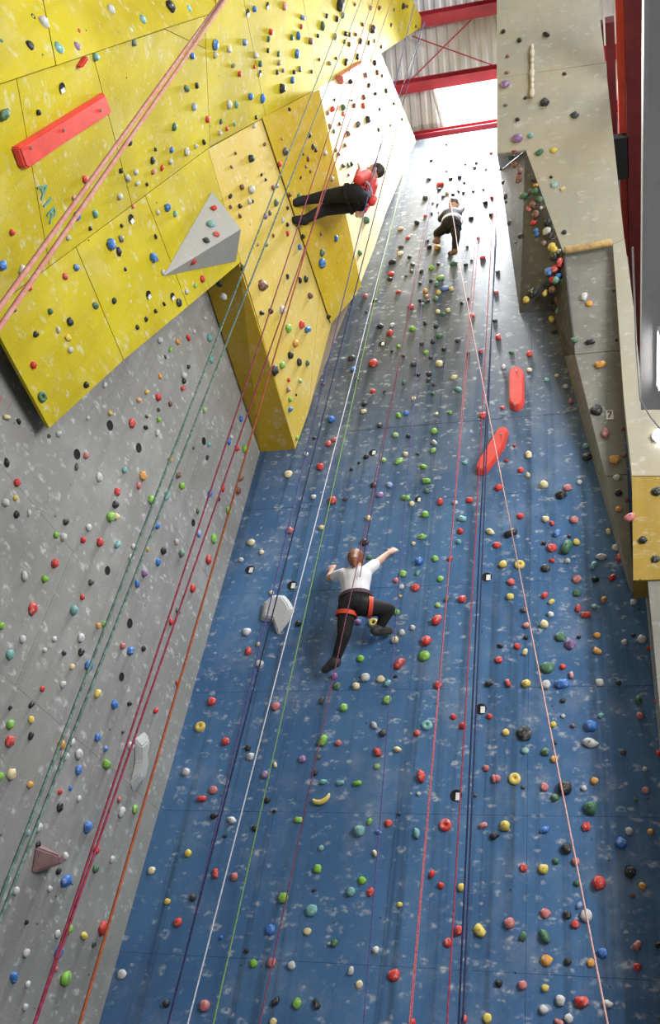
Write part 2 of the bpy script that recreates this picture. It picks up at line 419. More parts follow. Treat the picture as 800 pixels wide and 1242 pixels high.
# ------------------------------------------------------------------ block on the right
rb = empty('grey_overhang', v_bar)
tag(rb, 'tall pale grey overhanging block reaching the roof beside the blue wall', 'climbing wall')
Q1p = [[(602, 95), (711, 95 - 18), (757, 290), (742, 297), (683, 307), (637, 182), (602, 186)],
       [(602, -40), (716, -50), (732, 74), (602, 95)]]
Q1p = [[(602, 95), (734, 76), (757, 290), (742, 297), (683, 307), (637, 182), (602, 186)], [(602, -25), (720, -40), (734, 76), (602, 95)]]
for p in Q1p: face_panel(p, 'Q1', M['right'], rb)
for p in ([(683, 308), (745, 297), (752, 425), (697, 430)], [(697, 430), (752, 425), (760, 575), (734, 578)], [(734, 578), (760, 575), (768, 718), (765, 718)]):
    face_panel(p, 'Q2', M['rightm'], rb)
def tri_panel(pts, mat, root, n_to=CAM, th=.02):
    pl = plane3(pts[0], pts[1], pts[2]); bm = bmesh.new()
    fl = [p if i < 3 else p for i, p in enumerate(pts)]
    slab(bm, fl, pl[1], th, 0.002); o = me_obj('panel', bm, mat); reparent(o, root); return o
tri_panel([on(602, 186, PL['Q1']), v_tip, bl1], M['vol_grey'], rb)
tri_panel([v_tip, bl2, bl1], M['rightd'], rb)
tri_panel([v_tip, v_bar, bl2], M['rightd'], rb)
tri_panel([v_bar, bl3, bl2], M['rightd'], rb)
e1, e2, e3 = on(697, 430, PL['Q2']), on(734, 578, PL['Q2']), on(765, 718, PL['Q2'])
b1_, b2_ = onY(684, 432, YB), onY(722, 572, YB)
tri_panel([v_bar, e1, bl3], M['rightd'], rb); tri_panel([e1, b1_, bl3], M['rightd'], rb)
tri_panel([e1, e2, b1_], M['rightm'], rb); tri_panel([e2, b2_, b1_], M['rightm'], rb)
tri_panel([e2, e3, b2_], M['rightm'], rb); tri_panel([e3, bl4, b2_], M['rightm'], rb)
# right-hand column: pale front, yellow foot
rc = empty('grey_column', on(766, 577, PL['RC']))
tag(rc, 'pale board column with a yellow lower panel beside the grey block', 'climbing wall')
rcp = [(743, 297), (757, 290), (769, 380), (778, 470), (778, 490), (840, 505), (840, 577), (766, 577), (756, 481), (749, 380)]
def rc_solid(poly, mat, name):
    pts = [on(px, py, PL['RC']) for px, py in poly]
    bm = bmesh.new(); slab(bm, pts, Vector((0, -1, 0)), .3, 0)
    o = me_obj(name, bm, mat); reparent(o, rc); return o
rc_solid([(743, 297), (757, 290), (769, 380), (777, 470), (840, 470), (840, 577), (766, 577), (756, 481), (749, 380)], M['right'], 'panel')
rc_solid([(766, 578), (840, 578), (840, 701), (767.5, 704)], M['mustard'], 'panel')
# soffit close overhead on the right
SZ = 6.0
def onZ(x, y, z): d = ray(x, y); return CAM + d * ((z - CAM.z) / d.z)
sof = empty('soffit', onZ(780, 495, SZ)); tag(sof, 'pale grey board soffit with white edge strip overhead beside the maroon girder', 'soffit')
bm = bmesh.new(); slab(bm, [onZ(788, -40, SZ), onZ(781, 497, SZ), onZ(860, 512, SZ) + Vector((.9, 0, 0)), onZ(860, -40, SZ) + Vector((.9, 0, 0))], Vector((0, 0, -1)), .08, 0)
o = me_obj('board', bm, M['lightboard']); reparent(o, sof)
bm = bmesh.new(); slab(bm, [onZ(781, -40, SZ), onZ(777, 497, SZ), onZ(781, 497, SZ), onZ(788, -40, SZ)], Vector((0, 0, -1)), .12, 0)
o = me_obj('edge_strip', bm, M['white']); reparent(o, sof)
for hx_, hy_ in ((1.0, 2.0), (1.0, 4.0)):
    bm = bmesh.new(); tube(bm, [Vector((hx_, hy_, SZ + .08)), Vector((hx_, hy_, CZ + 3.5))], .015); o = me_obj('hanger', bm, M['steel']); reparent(o, sof)
# lamps on the soffit and the column
m, nt, bs = new_mat('lamp_tube'); bs.inputs['Emission Color'].default_value = (1, .98, .95, 1); bs.inputs['Emission Strength'].default_value = 12
M['lamp'] = m
def lamp(name, c, dirv, ln, label, nrm, sc=1.0):
    t = empty(name, c); tag(t, label, 'lamp')
    d = dirv.normalized(); n = nrm.normalized(); s = d.cross(n)
    def bx(u0, u1, v0, v1, w0, w1):
        b = bmesh.new(); vv = box(b, u0, u1, v0, v1, w0, w1)
        for v in vv: v.co = d * v.co.x + s * v.co.y + n * v.co.z
        return b
    bm = bx(-ln / 2, ln / 2, -.05 * sc, .05 * sc, 0, .03); bmesh.ops.recalc_face_normals(bm, faces=bm.faces); me_obj('housing', bm, M['white'], t)
    bm = bmesh.new(); tube(bm, [d * (-ln / 2 + .03) + n * .05, d * (ln / 2 - .03) + n * .05], .022 * sc, 10); me_obj('tube', bm, M['lamp'], t)
    for e in (-1, 1):
        bm = bx(e * ln / 2 - .02, e * ln / 2 + .02, -.03 * sc, .03 * sc, .03, .08); bmesh.ops.recalc_face_normals(bm, faces=bm.faces); me_obj('end_cap', bm, M['white'], t)
lamp('tube_lamp', onZ(800, 432, SZ - .002), Vector((0, 1, 0)), .5, 'short bright tube lamp under the grey soffit', Vector((0, 0, -1)), .45)
bk_c = on(800, 531, PL['RC'], .001)
bl = empty('bulkhead_lamp', bk_c); tag(bl, 'round bright bulkhead lamp on the pale board column', 'lamp')
rot = Matrix.Rotation(math.pi / 2, 4, 'X')
bm = bmesh.new(); bmesh.ops.create_cone(bm, cap_ends=True, segments=24, radius1=.085, radius2=.085, depth=.03, matrix=Matrix.Translation((0, -.015, 0)) @ rot); me_obj('housing', bm, M['white'], bl)
bm = bmesh.new(); bmesh.ops.create_uvsphere(bm, u_segments=24, v_segments=12, radius=.07, matrix=Matrix.Translation((0, -.03, 0)) @ Matrix.Diagonal((1, .6, 1.5, 1))); me_obj('diffuser', bm, M['lamp'], bl, True)
# cable
cb = [onZ(767, 300, SZ + .02), onZ(771, 420, SZ - .02), onZ(776, 485, SZ - .03), onZ(788, 505, SZ - .1), onZ(800, 520, SZ - .12), onZ(815, 540, SZ)]
bm = bmesh.new(); tube(bm, cb, .006, 6)
tag(me_obj('cable', bm, M['white'], None, True), 'thin white cable sagging along the soffit edge strip', 'cable')
# wooden bar at the foot of the tall panel
ba, bb_ = on(684, 304, PL['Q1'], .05), on(742, 294, PL['Q1'], .05)
bm = bmesh.new(); tube(bm, [ba.lerp(bb_, t) for t in (0, .05, .3, .5, .7, .95, 1)], .05, 12)
tag(me_obj('wooden_bar', bm, M['wood'], None, True), 'round wooden bar at the foot of the tall pale panel', 'bar')
# knobbly pale strip on the tall panel
sp = [on(645, y, PL['Q1'], .03) for y in (57, 64, 72, 80, 88, 96, 104, 112)]
bm = bmesh.new()
for i, p in enumerate(sp):
    r = bmesh.ops.create_icosphere(bm, subdivisions=2, radius=.045 + .015 * (i % 3 == 1), matrix=Matrix.Translation(p) @ Matrix.Diagonal((.7, .7, 2.6, 1)))
M['bone'] = hold_mat('bone_white_resin', (.62, .55, .42), .4)
tag(me_obj('tufa_strip', bm, M['bone'], None, True), 'long knobbly bone-coloured tufa strip on the tall pale panel', 'climbing hold')

# number plate 7
def frame_on(pl, upv=Vector((0, 0, 1))):
    n = pl[1]; u = (upv - n * upv.dot(n)).normalized(); r = u.cross(n)
    return Matrix((r, u, n)).transposed()
np_ = on(739, 504, PL['Q2'], .0)
R = frame_on(PL['Q2'])
sign = empty('number_plate', np_); sign.rotation_euler = R.to_euler(); tag(sign, 'small white plate with a black number 7 on the grey block', 'sign')
bm = bmesh.new(); box(bm, -.042, .042, -.068, .068, 0, .012); me_obj('plate', bm, M['white'], sign)
def text_obj(txt, size, mat, name, ext=.003):
    cu = bpy.data.curves.new(name, 'FONT'); cu.body = txt; cu.size = size; cu.align_x = 'CENTER'; cu.align_y = 'CENTER'; cu.extrude = ext
    t = bpy.data.objects.new(name, cu); C.objects.link(t)
    dg = bpy.context.evaluated_depsgraph_get(); me = bpy.data.meshes.new_from_object(t.evaluated_get(dg))
    bpy.data.objects.remove(t); me.materials.clear(); me.materials.append(mat)
    o = bpy.data.objects.new(name, me); C.objects.link(o); return o
t7 = text_obj('7', .125, M['black'], 'numeral'); t7.parent = sign; t7.location = (0, 0, .014)
# AIR lettering on the yellow face
M['teal'] = plain('teal_print', (.10, .32, .28), .6)
pl = PL['P2a']
lt = empty('lettering', on(57, 246, pl, .004)); tag(lt, 'teal painted letters A I R on the yellow overhang', 'lettering')
rd = (on(64, 268, pl) - on(48, 222, pl)).normalized(); nn = pl[1]; ud = nn.cross(rd)
lt.matrix_world = Matrix.Translation(on(57, 246, pl, .004)) @ Matrix((rd, ud, nn)).transposed().to_4x4()
wl = (on(64, 268, pl) - on(48, 222, pl)).length
for i, ch in enumerate('AIR'):
    t = text_obj(ch, wl * .5, M['teal'], 'letter', .004); t.parent = lt; t.location = ((i - 1) * wl * .33, 0, 0)

# ------------------------------------------------------------------ holds
# every hold read off the photograph: tile origin and zoom, then colour, x, y and width in that tile
TILES = [
 (200, 1042, 4, "r 242 66 45;k 333 85 42;d 133 185 40;y 8 205 28;r 58 306 44;b 507 340 55;g 572 185 55;g 738 46 44;t 708 245 62;c 687 350 40;g 427 505 40;k 515 502 50;w 612 515 46;k 188 708 60;d 535 690 45;g 637 698 50;d 733 703 48;y 522 790 40;d 722 152 22;b 270 380 22;d 393 445 25;t 795 410 25;d 5 700 40"),
 (400, 1042, 4, "r 493 70 38;r 537 127 36;y 636 135 44;g 155 102 40;t 100 157 50;r 195 158 42;y 338 220 30;r 623 345 52;y 725 345 66;r 570 402 46;G 18 405 42;r 306 562 60;w 100 540 40;c 140 608 38;r 652 775 36;y 762 770 50;r 400 790 36;w 220 440 40"),
 (600, 1042, 4, "r 137 40 42;y 234 46 56;G 295 8 34;k 392 10 46;r 503 113 76;d 655 60 62;o 715 130 42;G 398 115 36;n 668 178 22;k 244 260 52;d 350 268 46;w 443 270 64;b 408 222 36;r 388 314 46;k 70 308 60;G 135 372 46;G 240 372 64;o 250 488 58;d 352 495 38;o 466 500 46;b 522 452 54;k 690 415 50;r 690 522 44;d 793 415 36;d 18 602 40;k 133 610 50;y 243 625 42;w 316 684 56;r 422 690 70;w 545 700 50;w 235 730 50;w 357 770 50;k 310 790 44"),
 (200, 842, 4, "r 224 33 48;yD 166 152 56;r 292 226 44;d 400 258 34;w 410 300 44;k 535 55 46;d 760 28 36;g 763 220 56;d 743 304 28;p 663 312 44;d 728 380 30;k 232 462 46;r 176 505 48;p 482 388 44;c 534 342 26;d 494 512 34;t 765 424 36;yB 760 505 95;d 235 588 40;w 322 608 46;d 432 648 34;g 643 608 42;y 110 770 40;d 530 566 18;d 290 688 20;w 100 375 44;t 755 745 30"),
 (400, 842, 4, "g 66 63 46;g 276 26 46;w 212 148 38;d 255 187 40;tD 468 146 56;r 421 186 34;r 598 108 32;r 642 150 40;r 773 106 32;k 40 234 36;r 230 278 48;c 326 265 38;g 227 348 32;t 48 430 38;g 132 430 42;r 440 395 58;k 757 356 36;k 795 408 40;t 140 660 62;g 190 616 32;r 283 624 40;b 233 668 30;t 418 672 46;c 217 770 34;rD 557 630 66;k 742 634 42;d 792 686 40;d 335 580 18;w 430 482 24;d 705 490 20"),
 (600, 842, 4, "d 142 185 80;y 52 183 42;y 283 144 34;w 330 105 24;b 466 150 66;t 512 102 32;G 696 25 42;k 704 102 44;d 330 28 30;w 460 232 70;G 242 275 48;o 287 313 42;n 378 152 26;t 144 272 38;d 620 280 34;yD 94 405 64;k 10 408 40;k 238 446 44;d 338 450 80;o 482 418 44;w 432 455 32;G 460 550 76;r 731 464 38;G 290 498 46;r 443 638 48;b 240 655 44;b 612 720 60;w 650 662 44;o 754 666 34;y 46 635 58;d 8 682 30;d 346 746 60;w 728 362 28;r 792 285 30;r 792 28 44;d 137 450 18;d 290 235 24;G 680 510 20"),
 (200, 642, 4, "c 415 60 44;c 467 110 28;w 368 146 30;c 515 305 26;w 393 494 48;r 402 586 44;c 452 556 28;w 455 648 42;d 645 455 36;k 605 2 40;G 68 395 36;r 35 450 36;r 60 745 24;n 58 62 24"),
 (400, 642, 4, "d 168 60 44;g 446 33 42;c 404 68 24;G 190 135 30;b 430 152 48;g 510 140 36;g 350 212 42;t 425 210 30;k 318 246 30;g 534 238 34;r 412 278 48;w 345 278 30;d 568 335 34;r 640 335 46;g 520 366 28;y 340 322 16;y 180 412 30;yR 208 448 52;p 137 448 36;g 323 400 36;g 275 500 40;w 347 500 36;c 313 534 42;w 400 475 30;r 515 436 60;r 465 537 58;g 457 608 62;g 147 624 40;r 334 648 60;c 245 723 42;t 280 745 40;c 125 758 42;G 32 757 42;p 20 712 40;w 170 715 50;r 523 753 46;d 770 744 44;r 632 6 36;t 624 58 30;r 795 75 30;d 318 712 20;r 582 140 30;c 775 8 44"),
 (600, 642, 4, "d 76 12 66;b 300 16 44;d 360 32 24;y 394 58 38;G 347 80 76;r 275 86 52;d 238 65 28;r 8 74 40;y 38 165 44;yD 118 165 54;d 245 182 50;r 277 150 30;w 350 150 34;t 478 172 44;w 516 128 50;r 568 230 42;k 396 238 50;d 486 238 40;r 76 252 40;G 398 306 44;o 526 338 36;w 672 350 36;y 73 324 42;r 240 318 38;y 273 350 34;r 403 380 42;r 441 410 48;t 482 372 30;d 140 388 36;w 270 410 36;c 238 457 50;k 150 462 34;G 316 516 58;d 407 520 24;p 362 554 60;o 494 512 36;d 150 522 28;r 107 564 36;c 145 592 36;o 497 588 46;d 24 564 28;r 18 630 42;w 628 545 34;d 670 512 24;G 250 666 70;r 328 664 34;k 370 706 36;b 325 745 66;r 62 743 40;y 150 743 50;w 247 750 50;w 506 740 44;d 598 742 28;r 743 574 24;w 712 530 50;r 795 350 30;G 788 585 30"),
 (300, 442, 4, "b 511 20 32;n 366 93 20;d 533 72 18;r 608 127 30;d 664 130 18;d 566 190 30;c 562 226 30;b 404 263 42;g 733 250 26;b 768 235 26;d 640 293 32;g 716 340 34;d 780 346 26;r 392 383 36;k 418 362 34;d 322 356 20;r 352 493 44;c 195 527 46;d 574 446 30;d 540 476 18;d 503 506 22;g 733 465 44;g 660 462 30;d 611 582 34;p 640 630 36;r 410 656 48;d 474 650 26;w 318 640 30;c 586 744 34;b 688 582 36;w 283 432 26;c 358 788 30;r 203 75 24;g 258 80 28;n 200 123 28;b 212 218 34;g 210 170 30;g 243 358 26;d 238 148 14"),
 (480, 442, 4, "d 105 40 24;d 158 75 30;d 185 95 24;G 38 85 26;y 278 62 34;t 302 118 38;G 180 138 24;c 84 163 26;c 196 237 22;g 262 232 24;g 12 245 32;b 48 235 30;g 184 322 38;w 185 376 34;d 60 346 26;c 45 432 30;g 14 465 40;d 105 430 22;g 180 415 34;g 132 494 34;g 148 562 42;t 334 474 28;r 420 242 44;r 516 208 24;c 641 433 44;r 575 392 18;r 536 466 20;r 605 510 34;c 638 535 28;c 716 580 50;r 496 594 42;r 213 662 40;r 356 655 36;g 45 645 42;c 76 674 30;w 286 668 30;g 140 725 44;G 150 612 30;t 318 745 44;r 602 732 38;c 648 24 28;t 730 72 26;c 780 52 24"),
 (600, 560, 4, "c 245 275 40;r 275 296 28;k 385 278 48;d 318 155 58;k 352 122 46;w 410 97 30;w 592 72 44;d 600 148 40;o 600 228 36;k 655 262 60;n 640 185 24;d 785 138 56;d 718 375 46;d 778 468 44;w 508 72 30;k 512 105 26;k 520 125 22;r 538 190 28"),
 (400, 300, 5, "c 425 32 40;n 425 5 24;d 480 55 30;d 500 100 34;d 375 85 46;r 370 155 42;d 362 190 34;d 495 142 30;d 553 142 34;d 460 170 20;r 412 268 32;k 214 292 34;d 270 318 30;r 490 355 44;d 302 472 44;w 373 468 34;r 360 516 46;d 220 388 18;d 375 626 22;g 415 598 28;g 500 490 44;d 555 580 34;g 580 634 36;d 622 570 32;d 640 476 34;G 662 532 44;d 773 560 38;d 575 455 34;c 652 388 36;c 715 380 34;G 685 402 36;b 697 245 50;y 735 250 36;o 575 262 34;o 585 295 26;d 550 320 36;g 670 180 46;d 610 200 30;g 612 120 40;d 655 100 26;G 750 95 46;G 645 220 40;y 655 270 34;G 640 310 40;d 590 325 32;G 560 345 30;c 660 700 56;d 682 700 24;d 505 705 44;d 600 765 40;c 750 785 44;d 530 770 34;d 130 665 48;b 140 730 40;r 260 695 66;d 445 655 26;d 690 615 32;d 612 665 30;d 545 215 26"),
 (520, 300, 5, "r 324 60 36;d 222 100 32;d 258 75 18;d 415 145 32;r 405 265 36;d 400 440 34;r 262 410 32;r 418 540 46;r 312 628 32;G 498 635 32;r 608 640 48;c 608 740 36;w 450 722 36;d 235 640 30;d 198 335 30;d 235 310 24"),
 (460, 150, 5, "d 314 220 24;d 298 334 28;r 366 360 52;g 412 412 34;d 276 445 40;d 225 592 46;r 278 556 28;o 128 632 34;r 172 686 30;d 130 744 32;d 315 540 22;d 287 708 30;o 370 530 30;d 385 438 26;d 445 428 26;d 430 328 30;d 484 320 34;d 575 262 28;d 405 285 20;d 568 405 22;r 680 445 32;d 640 475 36;d 554 565 36;d 676 545 34;d 640 275 24;d 628 393 26;r 598 690 24;k 676 172 28;d 532 742 20;d 350 488 20;d 322 478 18;d 360 395 28;d 512 355 20;d 508 415 24;d 478 408 18;d 405 125 20;d 520 243 18;d 585 235 24;o 350 745 44;n 430 778 36;d 300 745 36"),
 (0, 400, 4, "r 166 172 40;GR 214 325 60;d 422 268 36;w 512 268 32;d 178 22 34;y 335 38 40;w 348 102 30;c 38 423 42;d 93 444 30;d 240 516 22;w 288 505 36;d 36 645 36;r 88 742 36;k 420 612 36;d 375 666 32;w 488 716 50;r 575 785 46;o 700 708 54;r 676 755 34;t 607 680 36;y 538 404 30;r 648 452 52;d 710 474 30;n 714 420 24;r 774 326 40;o 678 340 32;y 716 302 32;g 772 436 30;w 768 500 34;d 772 388 22;r 0 333 24;w 428 428 28;w 780 50 40"),
 (140, 340, 4, "o 220 464 28;o 305 298 32;r 356 280 32;w 218 290 36;r 332 524 36;w 335 460 40;d 335 490 30;w 385 248 22;w 434 184 20;g 270 335 30;n 268 600 28;b 612 672 30;g 436 628 30;d 244 372 20;d 356 420 24;w 565 760 26;t 460 280 40;t 470 385 36;d 315 108 44;w 350 56 30;d 197 150 24;d 152 188 26;d 110 228 28;d 238 115 22;r 430 2 28;g 390 25 26;d 502 20 36;w 522 82 40"),
 (140, 520, 4, "d 8 368 40;o 270 148 34;n 308 222 44;g 326 278 40;t 252 325 44;g 180 345 50;c 8 425 40;t 14 560 44;d 237 592 40;o 158 584 28;b 205 472 34;b 211 648 38;p 144 700 42;b 109 753 36;n 300 548 32;G 325 605 42;b 408 510 36;g 485 534 52;r 460 635 50;r 380 774 42;b 462 315 40;G 403 400 28;r 525 290 34;g 555 397 44;b 555 62 34;r 592 94 34;g 632 98 42;d 448 140 24;t 456 76 28;d 382 92 22;w 80 626 40;w 90 570 30;n 600 300 40;n 610 240 34"),
 (0, 540, 3.2, "r 70 145 34;d 30 68 32;y 62 205 24;d 68 268 30;w 25 222 36;w 115 262 24;d 258 298 30;w 348 320 34;w 250 355 36;g 222 348 28;r 325 368 28;r 392 376 38;d 452 230 34;g 433 278 44;r 217 458 40;w 100 508 38;g 176 518 32;r 136 635 52;t 290 640 42;g 10 700 34;w 215 752 26;w 92 752 36;w 320 748 40;d 355 532 28;r 322 590 26;o 385 700 26;g 412 698 34;t 45 812 44;b 510 798 38;w 175 795 24;k 478 780 30;d 560 790 26"),
 (0, 780, 3.2, "d 318 35 34;b 350 88 46;c 282 92 28;d 252 38 26;y 382 196 36;b 448 238 38;w 248 162 34;d 125 240 30;r 168 178 26;d 42 252 20;g 44 316 42;y 126 298 34;r 44 382 50;d 123 360 32;c 50 508 50;g 4 518 36;o 120 550 32;o 242 394 44;w 284 384 32;w 312 432 44;b 308 494 38;b 383 366 36;g 420 470 46;r 608 262 30;g 530 646 38;w 478 656 42;b 348 714 52;d 238 636 38;r 236 578 24;b 276 564 20;w 155 716 44;d 152 782 28;t 110 735 30;r 378 804 36;k 466 608 24;d 478 345 16;w 510 400 36;d 505 235 26;w 255 440 44;w 310 605 26;b 412 410 24"),
 (0, 1000, 3.2, "b 265 220 60;G 375 172 34;w 258 122 34;w 65 258 34;r 408 402 56;y 332 432 40;g 272 408 40;w 228 425 34;b 234 498 50;d 368 465 26;g 264 600 60;b 60 592 46;w 105 500 36;d 105 380 18;w 195 250 26;w 100 710 30;d 230 182 28;w 110 622 30;k 222 562 18;w 438 136 28;w 35 215 34;c 585 178 32;y 648 298 28;r 688 378 36;w 470 580 40"),
 (0, 0, 4, "b 20 30 36;d 160 80 44;w 215 105 70;t 290 230 70;d 145 218 58;d 205 270 30;r 62 245 24;G 5 200 44;p 5 285 30;G 48 320 26;r 380 150 34;p 375 222 50;b 440 205 26;w 540 45 56;d 570 160 26;t 693 95 50;w 635 145 34;d 753 98 26;d 190 546 32;t 470 278 44;d 780 130 22;G 30 560 70;d 635 690 36;d 745 780 36;G 655 208 36"),
 (180, 0, 4, "d 110 30 70;t 200 40 46;b 215 272 34;G 190 430 40;d 238 415 30;b 226 520 38;b 333 220 54;w 328 270 34;w 395 240 34;b 470 205 34;b 517 45 32;r 665 32 40;b 752 85 38;r 596 155 32;G 585 190 28;r 745 130 26;b 730 175 36;G 700 182 32;n 790 200 36;b 728 262 46;d 583 246 24;w 523 268 34;G 547 310 34;r 517 325 22;r 446 360 30;G 414 320 28;G 635 262 28;n 637 305 28;d 628 352 26;b 703 390 36;d 708 350 24;d 655 430 52;b 498 470 36;b 560 480 44;w 398 510 42;t 430 508 34;r 292 580 36;G 355 590 26;t 420 603 22;r 384 625 24;w 350 645 28;G 130 618 40;d 272 690 28;w 233 710 28;w 192 738 42;b 117 728 32;d 36 726 20;w 110 785 30;w 515 610 28;d 525 570 22;G 738 335 28;d 793 348 20;p 655 343 22;d 502 768 42;n 566 700 24;d 685 530 20;d 424 742 14"),
 (360, 0, 5, "d 275 30 90;G 160 160 48;d 185 98 32;n 90 245 40;d 130 218 28;d 245 115 34;G 285 95 40;n 235 225 34;d 298 205 34;n 325 212 32;n 360 210 30;d 388 250 32;n 320 270 28;d 292 255 26;d 440 262 32;d 465 180 54;n 505 50 34;n 575 153 26;d 650 38 40;n 450 50 28;d 373 345 36;d 303 378 42;n 203 385 30;d 240 355 22;d 138 362 22;d 92 435 26;n 355 28 26;n 473 250 24;n 515 285 28;n 400 150 26;n 722 160 20;n 590 60 20;d 475 380 38;n 670 40 24;n 420 455 38;d 326 490 42;n 490 440 32;d 440 518 34;d 480 568 34;n 410 590 36;d 545 550 34;r 408 640 40;n 350 640 34;G 285 650 44;r 220 660 44;r 285 690 30;d 435 725 50;d 375 755 44;d 590 628 24;d 640 722 24;n 205 765 36;d 230 605 20;d 335 608 24;d 505 662 24;d 570 760 22;d 500 785 30;n 262 752 28;n 520 460 26;n 190 685 30"),
 (0, 180, 4, "r 418 150 40;k 360 240 26;b 380 330 50;t 465 318 40;r 62 408 36;b 22 568 54;w 110 590 44;r 272 475 28;d 440 388 20;r 322 620 36;b 375 578 40;r 148 675 32;d 70 780 36;G 248 790 36;b 545 465 62;d 592 438 36;d 580 500 40;w 585 235 38;d 590 110 30;w 625 145 44;w 662 115 32;w 670 170 34;r 788 95 28;k 745 115 28;d 715 175 14;r 648 282 24;b 750 530 54;d 757 428 24;G 467 762 38;d 558 738 32;d 592 375 16;d 612 586 20;w 335 435 30;w 768 310 28;w 795 600 30;d 758 790 22"),
 (0, 250, 2.667, "r 693 3 24;d 668 108 24;r 700 88 24;t 682 55 30;r 628 183 22;r 658 235 26;b 545 5 30;t 568 24 20;d 232 374 30;w 190 400 20;w 230 465 24"),
 (270, 150, 5, "d 258 128 26;d 385 170 50;r 350 245 36;n 57 262 26;d 50 440 36;n 120 385 40;w 180 400 60;d 238 310 24;d 262 340 22;d 108 500 34;n 108 560 30;n 310 388 34;w 335 375 34;G 330 480 46;d 290 540 34;p 265 560 40;d 395 512 26;w 370 585 36;d 395 612 30;r 395 665 32;b 470 748 38;b 690 698 38;d 490 685 32;n 310 678 26;n 218 732 26;G 265 735 30;n 598 670 24;G 470 440 40;n 410 430 28;d 475 328 20;n 535 290 22;n 508 260 24;d 490 185 18;d 550 140 32;d 568 160 30;n 520 215 30;w 625 180 34;w 668 335 30;n 360 92 18;n 80 178 18;d 530 70 34;n 50 505 30;w 165 470 34;G 610 785 30;d 185 470 24;d 655 10 36;G 678 45 30;n 765 60 40;n 690 160 30;n 705 185 30;d 735 255 36;G 765 250 30;d 785 245 34;n 765 310 22;n 745 130 30"),
 (220, 250, 2.667, "n 265 255 40;b 460 185 34;G 458 150 24;d 405 235 24;d 345 228 18;d 385 240 20;n 418 290 24;g 350 395 32;r 392 384 30;b 412 398 32;o 372 445 28;d 355 482 28;d 385 505 28;G 410 508 22;w 330 335 30;d 290 340 22;d 262 345 22;d 308 530 38;g 328 515 26;d 200 200 22;d 478 358 16;G 600 45 30;G 580 150 24;r 595 10 28"),
 (580, 150, 5, "p 232 82 70;t 316 68 40;G 370 168 52;y 455 155 46;d 440 322 24;t 458 365 44;y 512 392 34;d 520 655 34;d 330 340 30;o 335 400 34;w 378 510 24;r 330 600 40;b 345 645 34;d 395 580 40;d 425 680 46;y 455 770 50;n 340 540 34;d 250 680 40;d 132 280 24;d 145 355 30;d 160 440 40;d 165 475 24;d 185 600 36;d 222 720 20;d 330 380 24"),
 (450, 0, 2.286, "d 365 85 16;d 485 93 20;d 410 110 16;n 377 155 12;p 370 230 28;d 480 280 30;d 563 316 24;d 535 203 12;d 372 290 12;d 405 330 14;d 427 270 12;n 375 200 12;r 687 525 1"),
 (480, 280, 2.5, "d 588 335 28;o 620 402 34;d 608 540 40;w 570 198 30;o 585 218 24;k 635 610 34;o 662 690 36;n 692 678 20;d 668 330 12;n 690 598 18;d 660 180 12;y 478 55 26;b 460 122 34;r 472 148 24;G 505 155 28;y 450 188 22;y 512 192 26;d 412 185 34;y 393 208 24;n 485 210 24;d 480 235 26;y 472 265 28;n 505 320 24;r 525 295 22;G 540 330 24;b 543 405 34;r 535 428 26;r 555 438 18;d 520 360 22;w 540 480 24;G 570 505 26;d 560 490 24;o 572 610 26;t 575 650 22;d 578 682 32;w 618 745 26;k 598 600 18;w 515 470 18;k 530 515 20"),
]
COL = {'r': ('red', (.62, .045, .035)), 'k': ('rose pink', (.55, .17, .17)), 'y': ('yellow', (.72, .55, .10)), 'o': ('orange', (.72, .34, .06)),
       'g': ('lime green', (.22, .50, .05)), 'G': ('dark green', (.06, .17, .09)), 't': ('turquoise', (.17, .42, .40)), 'b': ('blue', (.035, .18, .58)),
       'd': ('black', (.022, .024, .026)), 'w': ('chalky white', (.56, .57, .57)), 'p': ('purple', (.25, .13, .33)), 'n': ('brown', (.19, .08, .055)),
       'c': ('cream', (.74, .64, .36))}
HM = {k: hold_mat('resin_' + v[0].replace(' ', '_'), v[1], .5 if k not in 'dG' else .22) for k, v in COL.items()}
SURF = [('RC', [(743, 297), (757, 290), (800, 470), (800, 714), (767, 716), (756, 481)]),
        ('T', [(602, 186), (637, 182), (606, 207)]),
        ('Q1', [(602, -30), (720, -40), (757, 290), (683, 307), (637, 182), (602, 186)]),
        ('Q2', [(683, 308), (745, 297), (768, 718), (764, 718), (734, 578), (697, 430)]),
        ('Q3', [(637, 182), (683, 307), (668, 377), (630, 380), (606, 207)]),
        ('Q3b', [(683, 307), (697, 430), (734, 578), (765, 718), (722, 572), (668, 377)]),
        ('F1', [(250, 346), (290, 321), (358, 545), (318, 548)]),
        ('F3', [(318, 143), (387, 108), (438, 347), (401, 392)]),
        ('PY1', [(198, 335), (257, 232), (292, 278)]), ('PY2', [(198, 335), (292, 278), (286, 317)]),
        ('F', [(-8, 376), (0, 368), (255, 178), (462, 65), (505, 171), (358, 545), (292, 318), (60, 520)]),
        ('P3', [(-95, c2(-95)), (262, c2(262)), (262, -60), (-95, -60)]),
        ('P2a', [(-95, 240), (-8, 376), (0, 368), (255, 178), d_ab(.666), (200, c2(200)), (-95, c2(-95))]),
        ('P2b', [(255, 178), (462, 65), (515, 30), (480, -30), (262, -30), d_ab(.666)]),
        ('grey', [(-50, 1300), (104, 1300), (316, 548), (330, 300), (-50, 300)])]
def inside(x, y, poly):
    c = False; j = len(poly) - 1
    for i in range(len(poly)):
        xi, yi = poly[i]; xj, yj = poly[j]
        if (yi > y) != (yj > y) and x < (xj - xi) * (y - yi) / (yj - yi) + xi: c = not c
        j = i
    return c
def surf(x, y):
    for n, p in SURF:
        if inside(x, y, p): return n
    return 'blue'
